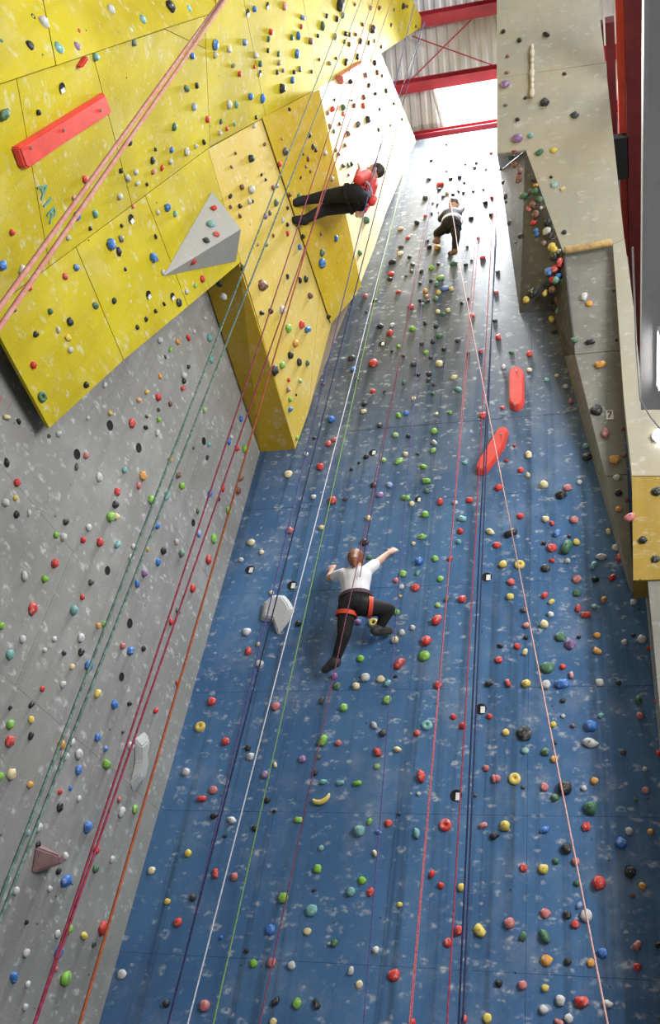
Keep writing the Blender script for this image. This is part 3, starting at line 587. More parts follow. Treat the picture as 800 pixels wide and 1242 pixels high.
WALLNAME = {'blue': 'blue wall', 'grey': 'grey left wall', 'F': 'lower yellow face', 'F3': 'darker yellow wedge', 'P2a': 'upper yellow overhang', 'P2b': 'upper yellow overhang',
            'P3': 'topmost yellow face', 'Q1': 'tall pale panel', 'Q2': 'grey block', 'Q3': 'dark block side', 'Q3b': 'dark block side',
            'F1': 'ochre return board', 'PY1': 'grey pyramid volume', 'PY2': 'grey pyramid volume', 'T': 'dark block side', 'RC': 'yellow column foot'}
# hold shapes, about one unit wide, base on z = 0
def lump(kind, seed):
    r_ = random.Random(seed); bm = bmesh.new()
    bmesh.ops.create_icosphere(bm, subdivisions=2, radius=.5)
    sx, sy, sz = {'knob': (1, .95, .95), 'oblong': (1.2, .8, .75), 'dome': (1.05, 1, .7), 'pinch': (.8, 1.2, .9), 'edge': (1.2, .75, .85), 'horn': (1, 1, 1.05)}[kind]
    off = Vector((r_.uniform(-9, 9), r_.uniform(-9, 9), r_.uniform(-9, 9)))
    for v in bm.verts:
        d = v.co.normalized()
        k = 1 + .28 * noise.noise(d * 1.6 + off) + .10 * noise.noise(d * 4 + off)
        v.co = Vector((d.x * sx, d.y * sy, d.z * sz)) * .5 * k
        if kind == 'pinch': v.co.x *= .7 + .9 * abs(v.co.y)
        if kind == 'edge': v.co.z *= 1 + .7 * v.co.y
        if kind == 'horn' and v.co.z > 0: v.co.x *= 1 - .7 * v.co.z; v.co.y = v.co.y * (1 - .7 * v.co.z) + .25 * v.co.z
        v.co.z = max(v.co.z + .12, 0.0)
        # bolt recess
        if kind in ('dome', 'knob') and v.co.z > .35 and v.co.xy.length < .13: v.co.z -= .14
    return bm
def ring_hold(R1, r1, flat=.8):
    bm = bmesh.new(); n, k = 18, 8; vs_ = []
    for i in range(n):
        a = 2 * math.pi * i / n
        vs_.append([bm.verts.new(((R1 + r1 * math.cos(2 * math.pi * j / k)) * math.cos(a), (R1 + r1 * math.cos(2 * math.pi * j / k)) * math.sin(a), max(0, flat * r1 + flat * r1 * math.sin(2 * math.pi * j / k)))) for j in range(k)])
    for i in range(n):
        for j in range(k):
            bm.faces.new((vs_[i][j], vs_[(i + 1) % n][j], vs_[(i + 1) % n][(j + 1) % k], vs_[i][(j + 1) % k]))
    return bm
def disc_hold():
    bm = bmesh.new(); n = 20
    prof = [(.5, 0), (.5, .14), (.44, .24), (.3, .27), (.14, .25), (.12, .12), (0.0, .11)]
    rings = [[bm.verts.new((r * math.cos(2 * math.pi * i / n), r * math.sin(2 * math.pi * i / n), z)) for i in range(n)] if r else [bm.verts.new((0, 0, z))] for r, z in prof]
    for a, b in zip(rings, rings[1:]):
        for i in range(n):
            if len(b) == 1: bm.faces.new((a[i], a[(i + 1) % n], b[0]))
            else: bm.faces.new((a[i], a[(i + 1) % n], b[(i + 1) % n], b[i]))
    return bm
def banana_hold():
    bm = bmesh.new(); pts = [Vector((.5 * math.cos(a) , .42 * math.sin(a) + .3, .16)) for a in [math.pi * (1.02 + .86 * t / 10) for t in range(11)]]
    rr = [.05, .10, .13, .145, .15, .15, .15, .14, .12, .09, .04]
    seg = 8; rings = []
    for i, p in enumerate(pts):
        d = (pts[min(i + 1, 10)] - pts[max(i - 1, 0)]).normalized(); s = Vector((0, 0, 1)).cross(d)
        rings.append([bm.verts.new(p + (s * math.cos(2 * math.pi * k / seg) + Vector((0, 0, 1)) * math.sin(2 * math.pi * k / seg)) * rr[i]) for k in range(seg)])
    for a, b in zip(rings, rings[1:]):
        for k in range(seg): bm.faces.new((a[k], b[k], b[(k + 1) % seg], a[(k + 1) % seg]))
    bm.faces.new(rings[0]); bm.faces.new(rings[-1][::-1])
    return bm
PROTO = []
for i, kd in enumerate(['knob', 'dome', 'knob', 'pinch', 'edge', 'horn', 'dome', 'knob', 'oblong', 'dome', 'knob', 'dome']):
    bm = lump(kd, i * 13 + 5); me = bpy.data.meshes.new('hold_' + kd); bm.to_mesh(me); bm.free(); me.shade_smooth(); me.materials.append(None); PROTO.append(me)
SPEC = {}
for k, bm in (('D', disc_hold()), ('R', ring_hold(.33, .17)), ('B', banana_hold())):
    bmesh.ops.recalc_face_normals(bm, faces=bm.faces)
    me = bpy.data.meshes.new('hold_special'); bm.to_mesh(me); bm.free(); me.shade_smooth(); me.materials.append(None); SPEC[k] = me
bm = bmesh.new(); bmesh.ops.create_cone(bm, cap_ends=True, segments=6, radius1=.07, radius2=.06, depth=.1)
bolt_me = bpy.data.meshes.new('bolt'); bm.to_mesh(bolt_me); bm.free(); bolt_me.materials.append(M['steel'])
holds = []
for x0, y0, sc, txt in TILES:
    for it in txt.split(';'):
        c, hx, hy, hw = it.split()
        px, py, pw = x0 + float(hx) / sc, y0 + float(hy) / sc, float(hw) / sc
        if pw < 1.5: continue
        holds.append((px, py, pw * .88, c[0], c[1:] or None))
# the crowded strip of little holds down the edge of the grey block
edge = [(637, 186), (683, 307), (697, 430), (734, 578), (756, 680)]
for (ax, ay), (bx_, by), n_ in zip(edge, edge[1:], (20, 22, 20, 6)):
    for i in range(n_):
        t = (i + rnd.random()) / n_; w_ = 24 if by < 450 else 11
        holds.append((ax + (bx_ - ax) * t - rnd.uniform(2, w_), ay + (by - ay) * t, rnd.uniform(6, 10.5), rnd.choice('rryyoGdddbkwnnt'), None))
# drop double readings from overlapping tiles
uniq = []
for h in sorted(holds, key=lambda h: -h[2]):
    if any((h[0] - g[0]) ** 2 + (h[1] - g[1]) ** 2 < (.38 * max(h[2], g[2])) ** 2 + 2.5 for g in uniq): continue
    uniq.append(h)
holds = uniq
MIRR = {'R': 'hollow ring-shaped', 'D': 'flat round', 'B': 'banana-shaped'}
def hold_xform(h):
    px, py, pw, c, spc = h
    sname = surf(px, py); pl = PL[sname]
    P = on(px, py, pl, .035); D = min(.34, max(.035, pw * depth(P) / F_PX))
    P = on(px, py, pl, min(.06, D * .3)); P = P - pl[1] * (P - pl[0]).dot(pl[1])
    R_ = frame_on(pl) @ Matrix.Rotation(rnd.uniform(0, 6.28) if spc != 'B' else .5, 3, 'Z')
    return sname, P, D, R_
stuff_bm = bmesh.new(); cols = list(COL)
XF = [hold_xform(h) for h in holds]
def neighbour(i):
    P, D = XF[i][1], XF[i][2]; best = None
    for j, x in enumerate(XF):
        if j == i: continue
        d = (x[1] - P).length
        if d < .42 and holds[j][2] > 5 and (best is None or d < best[0]): best = (d, j)
    if best is None: return 'standing alone'
    v = P - XF[best[1]][1]
    rel = 'beside' if abs(v.z) < .75 * math.hypot(v.x, v.y) else 'above' if v.z > 0 else 'below'
    cn = COL[holds[best[1]][3]][0]
    return f"{rel} {'an' if cn[0] in 'aeiou' else 'a'} {cn} hold"
for idx, h in enumerate(holds):
    sname, P, D, R_ = XF[idx]
    me = SPEC[h[4]] if h[4] else PROTO[rnd.randrange(len(PROTO))]
    if idx < 300:
        o = bpy.data.objects.new('climbing_hold', me); C.objects.link(o)
        o.location = P; o.rotation_euler = R_.to_euler(); s = D * 1.05; o.scale = (s, s, s * rnd.uniform(.8, 1.05))
        o.material_slots[0].link = 'OBJECT'; o.material_slots[0].material = HM[h[3]]
        cn = COL[h[3]][0]
        size = 'small' if D < .085 else 'medium' if D < .13 else 'large'
        shp = MIRR[h[4]] + ' ' if h[4] else ''
        lab = f'{size} {cn} {shp}hold on the {WALLNAME[sname]}, {neighbour(idx)}'
        tag(o, lab, 'climbing hold', f'{size} {cn} {shp}holds on the {WALLNAME[sname]}')
        if D > .075 and h[2] > 9 and not h[4]:
            b = bpy.data.objects.new('bolt', bolt_me); C.objects.link(b); b.parent = o; b.location = (0, 0, max(v.co.z for v in me.vertices if v.co.xy.length < .16) - .005)
    else:
        n0 = len(stuff_bm.faces)
        nv = len(stuff_bm.verts)
        stuff_bm.from_mesh(me); stuff_bm.verts.ensure_lookup_table(); stuff_bm.faces.ensure_lookup_table()
        Mx = Matrix.Translation(P) @ R_.to_4x4() @ Matrix.Scale(D * 1.05, 4)
        for v in stuff_bm.verts[nv:]: v.co = Mx @ v.co
        for f in stuff_bm.faces[n0:]: f.material_index = cols.index(h[3]); f.smooth = True
so = me_obj('small_climbing_holds', stuff_bm, [HM[c] for c in cols])
tag(so, 'hundreds of small mixed climbing holds scattered over all the walls', 'climbing holds', kind='stuff')

# larger feature holds and volumes
def volume(name, poly, plname, h, mat, label, cat='climbing volume', smooth=False, top=.75):
    pl = PL[plname]; base = [on(px, py, pl, h * .5) for px, py in poly]
    base = [p - pl[1] * (p - pl[0]).dot(pl[1]) for p in base]; c = sum(base, Vector()) / len(base)
    bm = bmesh.new(); b = [bm.verts.new(p) for p in base]; t = [bm.verts.new(c + (p - c) * top + pl[1] * h) for p in base]
    bm.faces.new(t); bm.faces.new(b[::-1]); k = len(b)
    for i in range(k): bm.faces.new((b[i], b[(i + 1) % k], t[(i + 1) % k], t[i]))
    bmesh.ops.recalc_face_normals(bm, faces=bm.faces)
    bmesh.ops.bevel(bm, geom=bm.edges[:], offset=.012, segments=2, affect='EDGES')
    o = me_obj(name, bm, mat, None, smooth); tag(o, label, cat)
    return o, pl, h
def bolts(o, pl, h, pix):
    for px, py in pix:
        b = bpy.data.objects.new('bolt', bolt_me); C.objects.link(b); b.parent = o
        b.matrix_world = Matrix.Translation(on(px, py, pl, h)) @ frame_on(pl).to_4x4() @ Matrix.Scale(.2, 4)
o, pl, h = volume('red_volume', [(16, 179), (127, 111), (136, 135), (77, 173), (30, 206), (25, 204)], 'P2a', .05, M['vol_red'], 'long flat red bar-shaped volume on the upper yellow overhang', top=.94)
bolts(o, pl, h, [(37, 179), (77, 158), (122, 134)])
def oblong(pa, pb, wpx, n=7):
    ax, ay = pa; bx_, by = pb; L = math.hypot(bx_ - ax, by - ay); ux, uy = (bx_ - ax) / L, (by - ay) / L; r = wpx / 2; pts = []
    for e, (cx_, cy_) in ((1, (bx_ - ux * r, by - uy * r)), (-1, (ax + ux * r, ay + uy * r))):
        for i in range(n):
            a = -math.pi / 2 + math.pi * i / (n - 1)
            pts.append((cx_ + e * (ux * math.cos(a) - uy * math.sin(a)) * r, cy_ + e * (uy * math.cos(a) + ux * math.sin(a)) * r))
    return pts
o, pl, h = volume('red_volume', oblong((626, 444), (626, 497), 19), 'blue', .08, M['vol_red'], 'upright oval red volume on the blue wall beside the dark shade', top=.88)
bolts(o, pl, h, [(626, 450), (624, 491)])
o, pl, h = volume('red_volume', [(576, 571), (578, 563), (597, 532), (606, 518), (614, 517), (617, 523), (612, 541), (600, 560), (589, 574), (580, 575)], 'blue', .08, M['vol_red'], 'slanting red leaf-shaped volume on the blue wall behind the pale rope', top=.9)
bolts(o, pl, h, [(607, 527), (588, 565)])
volume('red_volume', [(409, 92), (440, 73), (441, 76), (414, 104), (411, 103)], 'P2b', .08, plain('pale_red_paint', (.62, .18, .14), .5, .1, 6), 'pale red tapered volume at the foot of the yellow overhang', top=.8)
volume('red_volume', [(94, 82), (104, 67), (107, 70), (97, 84)], 'P2a', .05, M['vol_red'], 'tiny red strip at the crease of the yellow overhang', top=.8)
volume('shell_volume', [(314, 752), (317, 730), (330, 719), (345, 720), (353, 730), (357, 740), (350, 752), (346, 758), (336, 770), (332, 762), (330, 754)], 'blue', .07, M['vol_grey'], 'broad pale shell-shaped volume on the blue wall near the corner', top=.72)
volume('tufa_volume', [(166, 895), (178, 886), (183, 892), (178, 912), (181, 925), (174, 955), (164, 962), (160, 950), (166, 925)], 'grey', .06, M['vol_grey'], 'long pale grey tufa-like volume on the grey left wall beside the orange rope', top=.6)
o, pl, h = volume('cone_volume', [(49, 1060), (54, 1027), (62, 1025), (76, 1040), (74, 1048), (60, 1058)], 'grey', .17, plain('plum_resin', (.27, .16, .17), .6, .2, 10), 'big plum-coloured pointed hold on the grey left wall', 'climbing hold', top=.35)

# round openings in the walls, white tag in some of them
def opening(px, py, pw, white, wall):
    sname = surf(px, py); pl = PL[sname]; P = on(px, py, pl); D = pw * depth(P) / F_PX
    bm = bmesh.new(); n = 20
    for r, z, r2, z2 in ((.5, .003, .42, .003), (.42, .003, .40, -.0 + .001)):
        a = [bm.verts.new((r * D * math.cos(6.2832 * i / n), r * D * math.sin(6.2832 * i / n), z)) for i in range(n)]
        b = [bm.verts.new((r2 * D * math.cos(6.2832 * i / n), r2 * D * math.sin(6.2832 * i / n), z2)) for i in range(n)]
        for i in range(n): bm.faces.new((a[i], a[(i + 1) % n], b[(i + 1) % n], b[i]))
    bm.faces.new(b)
    o = me_obj('anchor_opening', bm, M['black'])
    Mx = Matrix.Translation(P + pl[1] * .001) @ frame_on(pl).to_4x4()
    o.matrix_world = Mx
    par = {'blue': wall_back, 'grey': wall_left}.get(sname, over)
    o.parent = par; o.matrix_parent_inverse = Matrix.Translation(-Vector(par.location))
    if white:
        bm = bmesh.new(); box(bm, -.02 * D, .36 * D, -.42 * D, .2 * D, .003, .012)
        me_obj('hanger_plate', bm, M['white'], o)
for px, py, pw in ((93, 551, 13), (133, 516, 13), (168, 543, 12), (130, 692, 11), (157, 756, 12), (147, 821, 11), (247, 535, 10), (234, 634, 9), (265, 605, 7)):
    opening(px, py, pw, False, None)
for px, py, pw in ((583, 860, 14), (553, 965, 15), (303, 691, 12), (354, 710, 12), (452, 549, 10), (590, 700, 13), (507, 606, 9), (463, 417, 9),
                   (75, 107, 13), (159, 266, 12), (180, 358, 11), (209, 360, 10), (300, 16, 10), (324, 7, 9), (315, 89, 8)):
    opening(px, py, pw, True, None)

# ------------------------------------------------------------------ ropes
def rope_mat(name, c1_, c2_):
    m, nt, bs = new_mat(name)
    tc = nd(nt, 'ShaderNodeTexCoord'); nz = noise_n(nt, tc.outputs['Object'], 55, 2)
    nt.links.new(mix(nt, ramp(nt, nz.outputs['Fac'], .42, .58), c1_, c2_), bs.inputs['Base Color']); bs.inputs['Roughness'].default_value = .8
    return m
def extend(a, b, z):
    d = b - a; return a + d * ((z - a.z) / d.z)
def rope(strands, r, mat, label, zlow=.03, ztop=None):
    t = empty('rope', (0, 0, 0)); first = True
    for s in strands:
        pts = list(s)
        if pts[-1] is None: pts.pop()
        elif zlow is not None and pts[-1].z > zlow: pts.append(extend(pts[-2], pts[-1], zlow))
        if ztop is not None: pts.insert(0, extend(pts[1], pts[0], ztop))
        dense = []
        for a, b in zip(pts, pts[1:]):
            k = max(1, int((b - a).length / 1.5))
            dense += [a.lerp(b, i / k) for i in range(k)]
        dense.append(pts[-1])
        if first: t.location = pts[-1]; first = False
        bm = bmesh.new(); tube(bm, dense, r, 8); o = me_obj('strand', bm, mat, None, True); reparent(o, t)
    return tag(t, label, 'rope')
def line(p_top, y_top, p_bot, y_bot): return [onY(*p_top, y_top), onY(*p_bot, y_bot)]
m_pink = rope_mat('salmon_rope', (.60, .24, .20), (.62, .33, .27)); m_mint = rope_mat('mint_rope', (.06, .12, .10), (.14, .22, .19))
m_mag = rope_mat('crimson_rope', (.20, .012, .04), (.28, .03, .07)); m_or = rope_mat('orange_rope', (.34, .08, .02), (.27, .055, .015))
m_navy = rope_mat('navy_rope', (.012, .014, .06), (.03, .03, .12)); m_vio = rope_mat('violet_rope', (.07, .06, .25), (.12, .1, .3))
m_wht = rope_mat('white_rope', (.75, .74, .82), (.6, .6, .7)); m_grn = rope_mat('green_rope', (.16, .34, .06), (.24, .40, .1))
m_wine = rope_mat('wine_rope', (.12, .012, .04), (.18, .03, .06)); m_rose = rope_mat('rose_rope', (.42, .08, .12), (.50, .17, .2)); m_red = rope_mat('dark_red_rope', (.30, .02, .04), (.4, .04, .08))
m_pale = rope_mat('pale_pink_rope', (.70, .45, .43), (.62, .34, .33))
rope([[at(268, 0, 2.9), at(0, 372, 1.5)], [at(276, -4, 2.9), at(0, 396, 1.5)]], .0044, m_pink, 'thick salmon pink double rope passing in front of the red bar volume', .9, 13.5)
rope([[at(422, 0, 12), at(0, 1090, 2.2)], [at(438, 0, 12), at(0, 1115, 2.2)]], .0041, m_mint, 'dark mint green double rope crossing the grey left wall')
rope([[at(452, 0, 13), at(42, 1240, 2.9)], [at(475, 0, 13), at(43, 1240, 2.9)]], .0041, m_mag, 'crimson double rope crossing the ochre board and grey left wall')
rope([[at(459, 0, 14), at(97, 1240, 3.4)]], .0055, m_or, 'single orange rope hanging along the grey left wall')
rope([line((514, 26), 5.0, (204, 1240), 5.6)], .0062, m_navy, 'thick navy rope in front of the pale shell volume')
rope([line((502, 6), 4.9, (206, 1236), 5.8)], .006, m_vio, 'violet rope hanging beside the thick navy rope')
rope([line((502, 165), 6.9, (228, 1240), 6.2)], .0058, m_wht, 'white rope hanging beside the green rope on the blue wall')
rope([line((500, 160), 6.9, (259, 1240), 5.9)], .005, m_grn, 'bright green rope hanging on the blue wall')
rope([[onY(534, 167, 7.2), onY(436, 700, 6.98), None], [onY(540, 165, 7.2), onY(432, 690, 6.80), onY(315, 1240, 5.6)]], .005, m_wine, 'wine red rope tied to the climber in the white T-shirt', .9)
rope([line((586, 168), 7.1, (545, 680), 6.9) + [onY(496, 1240, 6.2)], line((591, 168), 7.1, (547, 660), 6.9) + [onY(498, 1240, 6.25)]], .005, m_rose, 'rose pink double rope hanging down the middle of the blue wall')
rope([line((602, 170), 7.1, (577, 642), 6.9) + [onY(542, 1240, 6.3)]], .006, m_red, 'dark red rope beside the navy rope bundle')
rope([line((604, 195), 7.1, (586, 642), 6.9) + [onY(561, 1240, 6.3)], line((606, 210), 7.12, (582, 642), 6.95) + [onY(556, 1240, 6.35)]], .007, m_navy, 'navy double rope bundle hanging beside the dark red rope')
rope([line((527, 170), 7.2, (441, 1240), 6.5)], .005, m_vio, 'thin violet rope crossing the blue wall on its own')
rope([[onY(531, 172, 7.2), onY(548, 262, 7.0), None], [onY(533, 172, 7.2), onY(552, 280, 6.9), onY(557, 320, 6.6), onY(736, 1240, 3.9)]], .0046, m_pale, 'pale pink rope running from the highest climber across the red leaf volume', .9)

# ------------------------------------------------------------------ people
def blob(name, parts, mat, parent, voxel=.012, smooth=4):
    bm = bmesh.new()
    def ringz(c, ax, ay, n=14): return [bm.verts.new(c + ax * math.cos(2 * math.pi * i / n) + ay * math.sin(2 * math.pi * i / n)) for i in range(n)]
    for p in parts:
        if p[0] == 'cap':
            _, a, b, r0, r1 = p; d = (b - a)
            L = d.length; d = d / L if L > 1e-6 else Vector((0, 0, 1)); u = d.orthogonal().normalized(); v = d.cross(u); rings = []
            for k in range(5):
                t = math.pi / 2 * (1 - k / 4); rings.append(ringz(a - d * r0 * math.sin(t), u * max(r0 * math.cos(t), .0005), v * max(r0 * math.cos(t), .0005)))
            for k in range(5):
                t = math.pi / 2 * k / 4; rings.append(ringz(b + d * r1 * math.sin(t), u * max(r1 * math.cos(t), .0005), v * max(r1 * math.cos(t), .0005)))
        elif p[0] == 'loft':
            rings = [ringz(c, ru * hw, fv * hd) for c, ru, fv, hw, hd in p[1]]
        elif p[0] == 'ell':
            _, c, A = p; rings = []
            for k in range(9):
                t = math.pi * (k / 8 - .5); rings.append(ringz(c + A.col[2] * math.sin(t), A.col[0] * max(math.cos(t), .003), A.col[1] * max(math.cos(t), .003)))
        for a_, b_ in zip(rings, rings[1:]):
            n = len(a_)
            for i in range(n): bm.faces.new((a_[i], a_[(i + 1) % n], b_[(i + 1) % n], b_[i]))
        bm.faces.new(rings[0][::-1]); bm.faces.new(rings[-1])
    bmesh.ops.recalc_face_normals(bm, faces=bm.faces)
    tmp = me_obj('tmp', bm, mat)
    md = tmp.modifiers.new('r', 'REMESH'); md.mode = 'VOXEL'; md.voxel_size = voxel; md.use_smooth_shade = True
    ms = tmp.modifiers.new('s', 'SMOOTH'); ms.factor = .5; ms.iterations = smooth
    dg = bpy.context.evaluated_depsgraph_get(); me = bpy.data.meshes.new_from_object(tmp.evaluated_get(dg))
    bpy.data.objects.remove(tmp)
    me.materials.clear(); me.materials.append(mat); me.shade_smooth()
    o = bpy.data.objects.new(name, me); C.objects.link(o); reparent(o, parent); return o
def orthomat(r, f, u, s): return Matrix((r * s[0], f * s[1], u * s[2])).transposed()
def loop_ring(name, c, ax, ru, hw, hd, th, mat, parent):
    ax = ax.normalized(); ru = (ru - ax * ru.dot(ax)).normalized(); fv = ax.cross(ru); n = 24
    bm = bmesh.new(); R3 = []
    for i in range(n):
        a = 2 * math.pi * i / n; d = ru * hw * math.cos(a) + fv * hd * math.sin(a); e = d.normalized()
        R3.append([bm.verts.new(c + d + e * (.006 if k in (1, 2) else -.006) + ax * (th if k in (2, 3) else -th)) for k in range(4)])
    for i in range(n):
        for k in range(4): bm.faces.new((R3[i][k], R3[(i + 1) % n][k], R3[(i + 1) % n][(k + 1) % 4], R3[i][(k + 1) % 4]))
    bmesh.ops.recalc_face_normals(bm, faces=bm.faces)
    o = me_obj(name, bm, mat); reparent(o, parent); return o
def hand_parts(w_, dirv, palm_n, s=1.0, curl=.5):
    """palm and five bent fingers starting at the wrist"""
    d = dirv.normalized(); n = (palm_n - d * palm_n.dot(d)).normalized(); sd = d.cross(n); out = []
    k = w_ + d * .085 * s
    out.append(('loft', [(w_, sd, n, .026 * s, .018 * s), (w_ + d * .04 * s, sd, n, .038 * s, .016 * s), (k, sd, n, .042 * s, .014 * s), (k + d * .006, sd, n, .036 * s, .01 * s)]))
    for i, L in enumerate((.066, .078, .072, .056)):
        b = k + sd * (.031 - .0207 * i) * s; L *= s
        m1 = b + (d + n * curl * .4).normalized() * L * .5; m2 = m1 + (d * .75 + n * curl * 1.4).normalized() * L * .32; m3 = m2 + (d * .4 + n * curl * 1.8).normalized() * L * .28
        out += [('cap', b - d * .02, m1, .0095 * s, .0088 * s), ('cap', m1, m2, .0088 * s, .008 * s), ('cap', m2, m3, .008 * s, .007 * s)]
    tb = w_ + d * .03 * s + sd * .03 * s; t1 = tb + (d * .7 + sd * .8 + n * .3).normalized() * .04 * s; t2 = t1 + (d + n * .5 + sd * .1).normalized() * .032 * s
    out += [('cap', tb - sd * .015, t1, .013 * s, .0105 * s), ('cap', t1, t2, .0105 * s, .0085 * s)]
    return out
SK = plain('skin', (.62, .36, .26), .55, .06, 8)
def person(label, J, face, mats, sleeve='short', hair='long', shoe_c=None, s=1.0, hands=True):
    root = empty('person', J['pelvis']); tag(root, label, 'person')
    ru = (J['shR'] - J['shL']).normalized(); hipu = (J['hpR'] - J['hpL']).normalized()
    ch = (J['shL'] + J['shR']) / 2; pel = J['pelvis']; up = (ch - pel).normalized()
    fw = up.cross(ru).normalized()
    if fw.dot(face) < 0: fw = -fw
    def torso(e):
        L = []
        for t, hw, hd in ((-.16, .085, .07), (-.06, .150, .105), (.08, .155, .110), (.32, .128, .095), (.55, .135, .100), (.78, .155, .108), (.93, .165, .092), (1.04, .115, .07), (1.10, .055, .05)):
            r_ = hipu.lerp(ru, max(0, min(1, t))).normalized(); f_ = up.cross(r_).normalized()
            L.append((pel + (ch - pel) * t, r_, f_, hw * s + e, hd * s + e))
        return ('loft', L)
    hu = (J['head'] - J['neck']).normalized(); hr = (ru - hu * ru.dot(hu)).normalized(); hf = hu.cross(hr)
    if hf.dot(face) < 0: hf = -hf
    P = [torso(0), ('cap', J['neck'] - hu * .06, J['neck'] + hu * .09, .052, .05),
         ('ell', J['head'] + hu * .01, orthomat(hr, hf, hu, (.076, .095, .112))), ('ell', J['head'] + hf * .03 - hu * .055, orthomat(hr, hf, hu, (.058, .066, .062))),
         ('cap', J['head'] + hf * .09 - hu * .005, J['head'] + hf * .112 - hu * .03, .009, .015)]
    for e in (-1, 1):
        P.append(('ell', J['head'] + hr * e * .076 - hu * .01, orthomat(hr, hf, hu, (.012, .02, .032))))
        P.append(('ell', J['head'] + hr * e * .033 + hf * .083 + hu * .012, orthomat(hr, hf, hu, (.016, .012, .012))))
    P.append(('ell', J['head'] + hf * .092 - hu * .06, orthomat(hr, hf, hu, (.026, .010, .010))))
    for S_ in 'LR':
        sh, el, wr, hd = J['sh' + S_], J['el' + S_], J['wr' + S_], J['hd' + S_]
        P += [('cap', sh, el, .050 * s, .040 * s), ('cap', el, wr, .040 * s, .027 * s)]
        P += hand_parts(wr, hd - wr, J.get('palm', face), s)
        P += [('cap', J['hp' + S_], J['kn' + S_], .083 * s, .056 * s), ('cap', J['kn' + S_], J['an' + S_], .055 * s, .036 * s), ('cap', J['an' + S_], J['to' + S_], .036 * s, .028 * s)]
    blob('body', P, mats.get('skin', SK), root, .009, 3)
    # clothing
    T = [torso(.013)][0]; T = ('loft', [q for q in T[1][1 if mats.get('long_top') else 2:-1]])
    parts = [T]
    for S_ in 'LR':
        sh, el, wr = J['sh' + S_], J['el' + S_], J['wr' + S_]
        if sleeve == 'short': parts.append(('cap', sh, sh.lerp(el, .55), .064 * s, .060 * s))
        else: parts += [('cap', sh, el, .066 * s, .054 * s), ('cap', el, wr, .053 * s, .038 * s)]
    blob('shirt', parts, mats['shirt'], root, .011, 5)
    parts = [('loft', torso(.016)[1][0:4] if not mats.get('long_top') else torso(.011)[1][0:3])]
    for S_ in 'LR':
        parts += [('cap', J['hp' + S_], J['kn' + S_], .100 * s, .070 * s), ('cap', J['kn' + S_], J['an' + S_].lerp(J['kn' + S_], .06), .069 * s, .048 * s)]
    blob('trousers', parts, mats['trousers'], root, .012, 5)
    for S_ in 'LR':
        an, to = J['an' + S_], J['to' + S_]; d = (to - an).normalized(); sole = (to - J['kn' + S_]).normalized()
        heel = an + (an - J['kn' + S_]).normalized() * .045 - d * .03
        blob('shoe', [('cap', an, an.lerp(heel, .8), .054 * s, .052 * s), ('cap', heel, to, .053 * s, .041 * s), ('cap', an, to, .052 * s, .041 * s)], mats['shoe'], root, .010, 4)
    hp_ = []
    if hair == 'long':
        hp_ = [('ell', J['head'] + hu * .025 - hf * .018, orthomat(hr, hf, hu, (.097, .106, .116))), ('cap', J['head'] - hf * .06 - hu * .01, J['head'] - hf * .09 - hu * .13, .075, .05), ('cap', J['head'] - hf * .10 - hu * .12, J['head'] - hf * .085 - hu * .20, .05, .02)]
    elif hair == 'short':
        hp_ = [('ell', J['head'] + hu * .03 - hf * .015, orthomat(hr, hf, hu, (.084, .099, .104)))]
    if hp_: blob('hair', hp_, mats['hair'], root, .010, 3)
    if hair == 'helmet':
        blob('helmet', [('ell', J['head'] + hu * .045 - hf * .008, orthomat(hr, hf, hu, (.105, .125, .100)))], mats['hair'], root, .010, 3)
    # harness: waist belt and two leg loops
    L = torso(.026)[1]
    c, r_, f_, hw, hd = L[2]; c3, _, _, hw3, hd3 = L[3]
    wb_ = c.lerp(c3, .55)
    belt = loop_ring('harness_belt', wb_, up, r_, (hw + hw3) / 2 + .004, (hd + hd3) / 2 + .004, .024, mats['belt'], root)
    for S_ in 'LR':
        h_, k_ = J['hp' + S_], J['kn' + S_]
        loop_ring('leg_loop', h_.lerp(k_, .24), k_ - h_, r_, .104 * s, .104 * s, .022, mats['loops'], root)
    # gear: chalk bag and rope knot
    bk = wb_ - f_ * 0 + fw * -(hd + .03)
    if mats.get('bag'): blob('chalk_bag', [('cap', bk - up * .03, bk - up * .14, .045, .05)], mats['bag'], root, .010, 2)
    return root
m_white = plain('white_cotton', (.74, .74, .78), .85, .05, 12); m_blk = plain('black_cloth', (.010, .010, .012), .85, .2, 12)
m_belt = plain('dark_webbing', (.05, .015, .035), .7); m_loop = plain('red_webbing', (.70, .07, .03), .7, .1)
m_shoe = plain('grey_black_shoe', (.05, .05, .052), .6, .3, 14); m_hair = plain('auburn_hair', (.20, .07, .03), .55, .35, 30)
B = lambda px, py, off: onY(px, py, YB - off)
J = dict(pelvis=B(431, 735, .40), neck=B(432, 691, .40), head=B(432, 680, .36), shL=B(417, 696, .36), shR=B(445, 692, .36),
         elL=B(399, 701, .22), wrL=B(402, 693, .15), hdL=B(403, 687, .12), elR=B(461, 679, .22), wrR=B(470, 671, .15), hdR=B(477, 667, .12),
         hpL=B(421, 738, .40), hpR=B(441, 736, .40), knL=B(417, 770, .34), knR=B(471, 739, .30), anL=B(407, 800, .20), anR=B(460, 761, .20), toL=B(394, 812, .10), toR=B(472, 765, .08))
person('climber in white T-shirt, black leggings and red leg loops on the blue wall', J, Vector((0, 1, 0)),
       dict(shirt=m_white, trousers=m_blk, shoe=m_shoe, hair=m_hair, belt=m_belt, loops=m_loop), 'short', 'long', s=1.04)
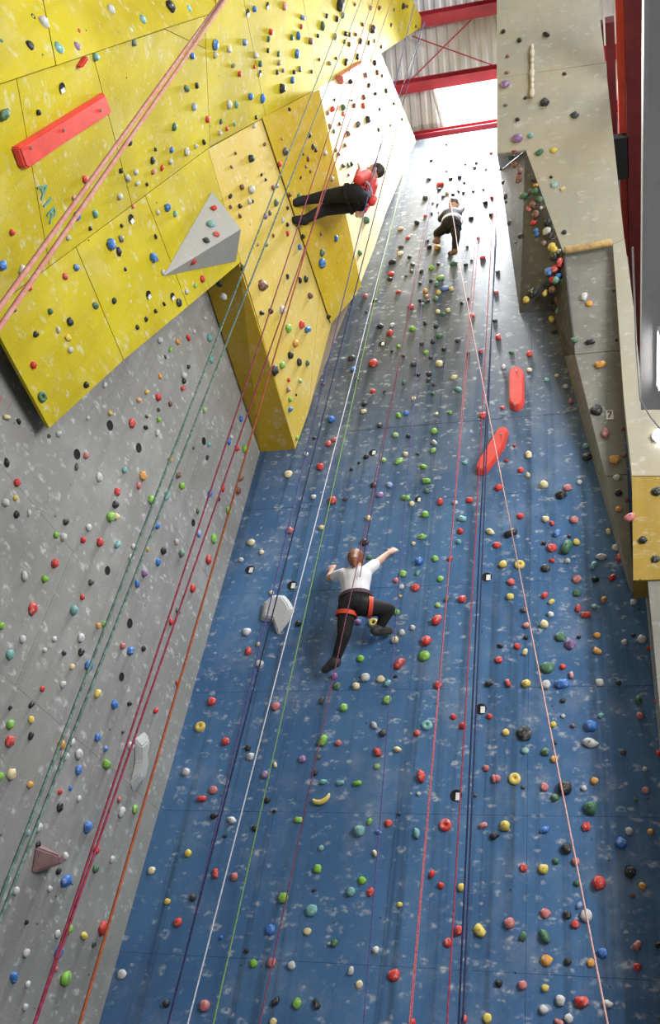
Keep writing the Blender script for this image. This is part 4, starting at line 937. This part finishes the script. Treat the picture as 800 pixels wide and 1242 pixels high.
# man leaning back on the rope, feet on the yellow wedge
def D(px, py, y): return onY(px, py, y)
ft = on(363, 243, PL['F'], .05); fy = ft.y
m_redj = plain('red_jacket', (.62, .04, .03), .75, .12, 10)
J = dict(pelvis=D(434, 240, fy + .12), neck=D(451, 213, fy + .16), head=D(455, 208, fy + .14), shL=D(444, 213, fy + .02), shR=D(452, 222, fy + .36),
         elL=D(434, 219, fy - .10), wrL=D(436, 208, fy + .0), hdL=D(438, 203, fy + .02), elR=D(447, 243, fy + .42), wrR=D(441, 254, fy + .36), hdR=D(437, 258, fy + .34),
         hpL=D(430, 234, fy + .02), hpR=D(434, 246, fy + .24), knL=D(396, 238, fy + .02), knR=D(394, 254, fy + .22), anL=D(369, 243, fy + .0), anR=D(370, 266, fy + .18), toL=D(357, 246, fy - .04), toR=D(357, 267, fy + .12))
person('climber in red jacket and black trousers leaning back off the yellow face', J, Vector((-1, 0, .2)),
       dict(shirt=m_redj, trousers=m_blk, shoe=m_blk, hair=plain('dark_hair', (.03, .02, .015), .6), belt=plain('grey_webbing', (.3, .28, .28), .7), loops=m_blk, bag=m_redj), 'long', 'short', s=1.18)
rope([[onY(515, 28, fy + .1), D(441, 236, fy + .05)]], .006, m_navy, 'dark rope holding the climber in the red jacket', None)
J = dict(pelvis=B(548, 272, .40), neck=B(549, 256, .40), head=B(550, 249, .38), shL=B(541, 258, .36), shR=B(556, 257, .36),
         elL=B(534, 266, .22), wrL=B(534, 258, .15), hdL=B(534, 254, .12), elR=B(560, 253, .22), wrR=B(559, 247, .15), hdR=B(559, 243, .12),
         hpL=B(545, 273, .40), hpR=B(551, 273, .40), knL=B(530, 283, .24), knR=B(553, 288, .32), anL=B(530, 290, .20), anR=B(551, 303, .16), toL=B(527, 293, .08), toR=B(549, 307, .08))
person('climber in dark clothes highest on the blue wall near the skylight', J, Vector((0, 1, 0)),
       dict(shirt=plain('charcoal_cloth', (.03, .03, .045), .8), trousers=m_blk, shoe=plain('tan_shoe', (.2, .1, .05), .6), hair=plain('grey_helmet', (.12, .1, .1), .4), belt=m_white, loops=m_blk), 'long', 'short', s=.92)
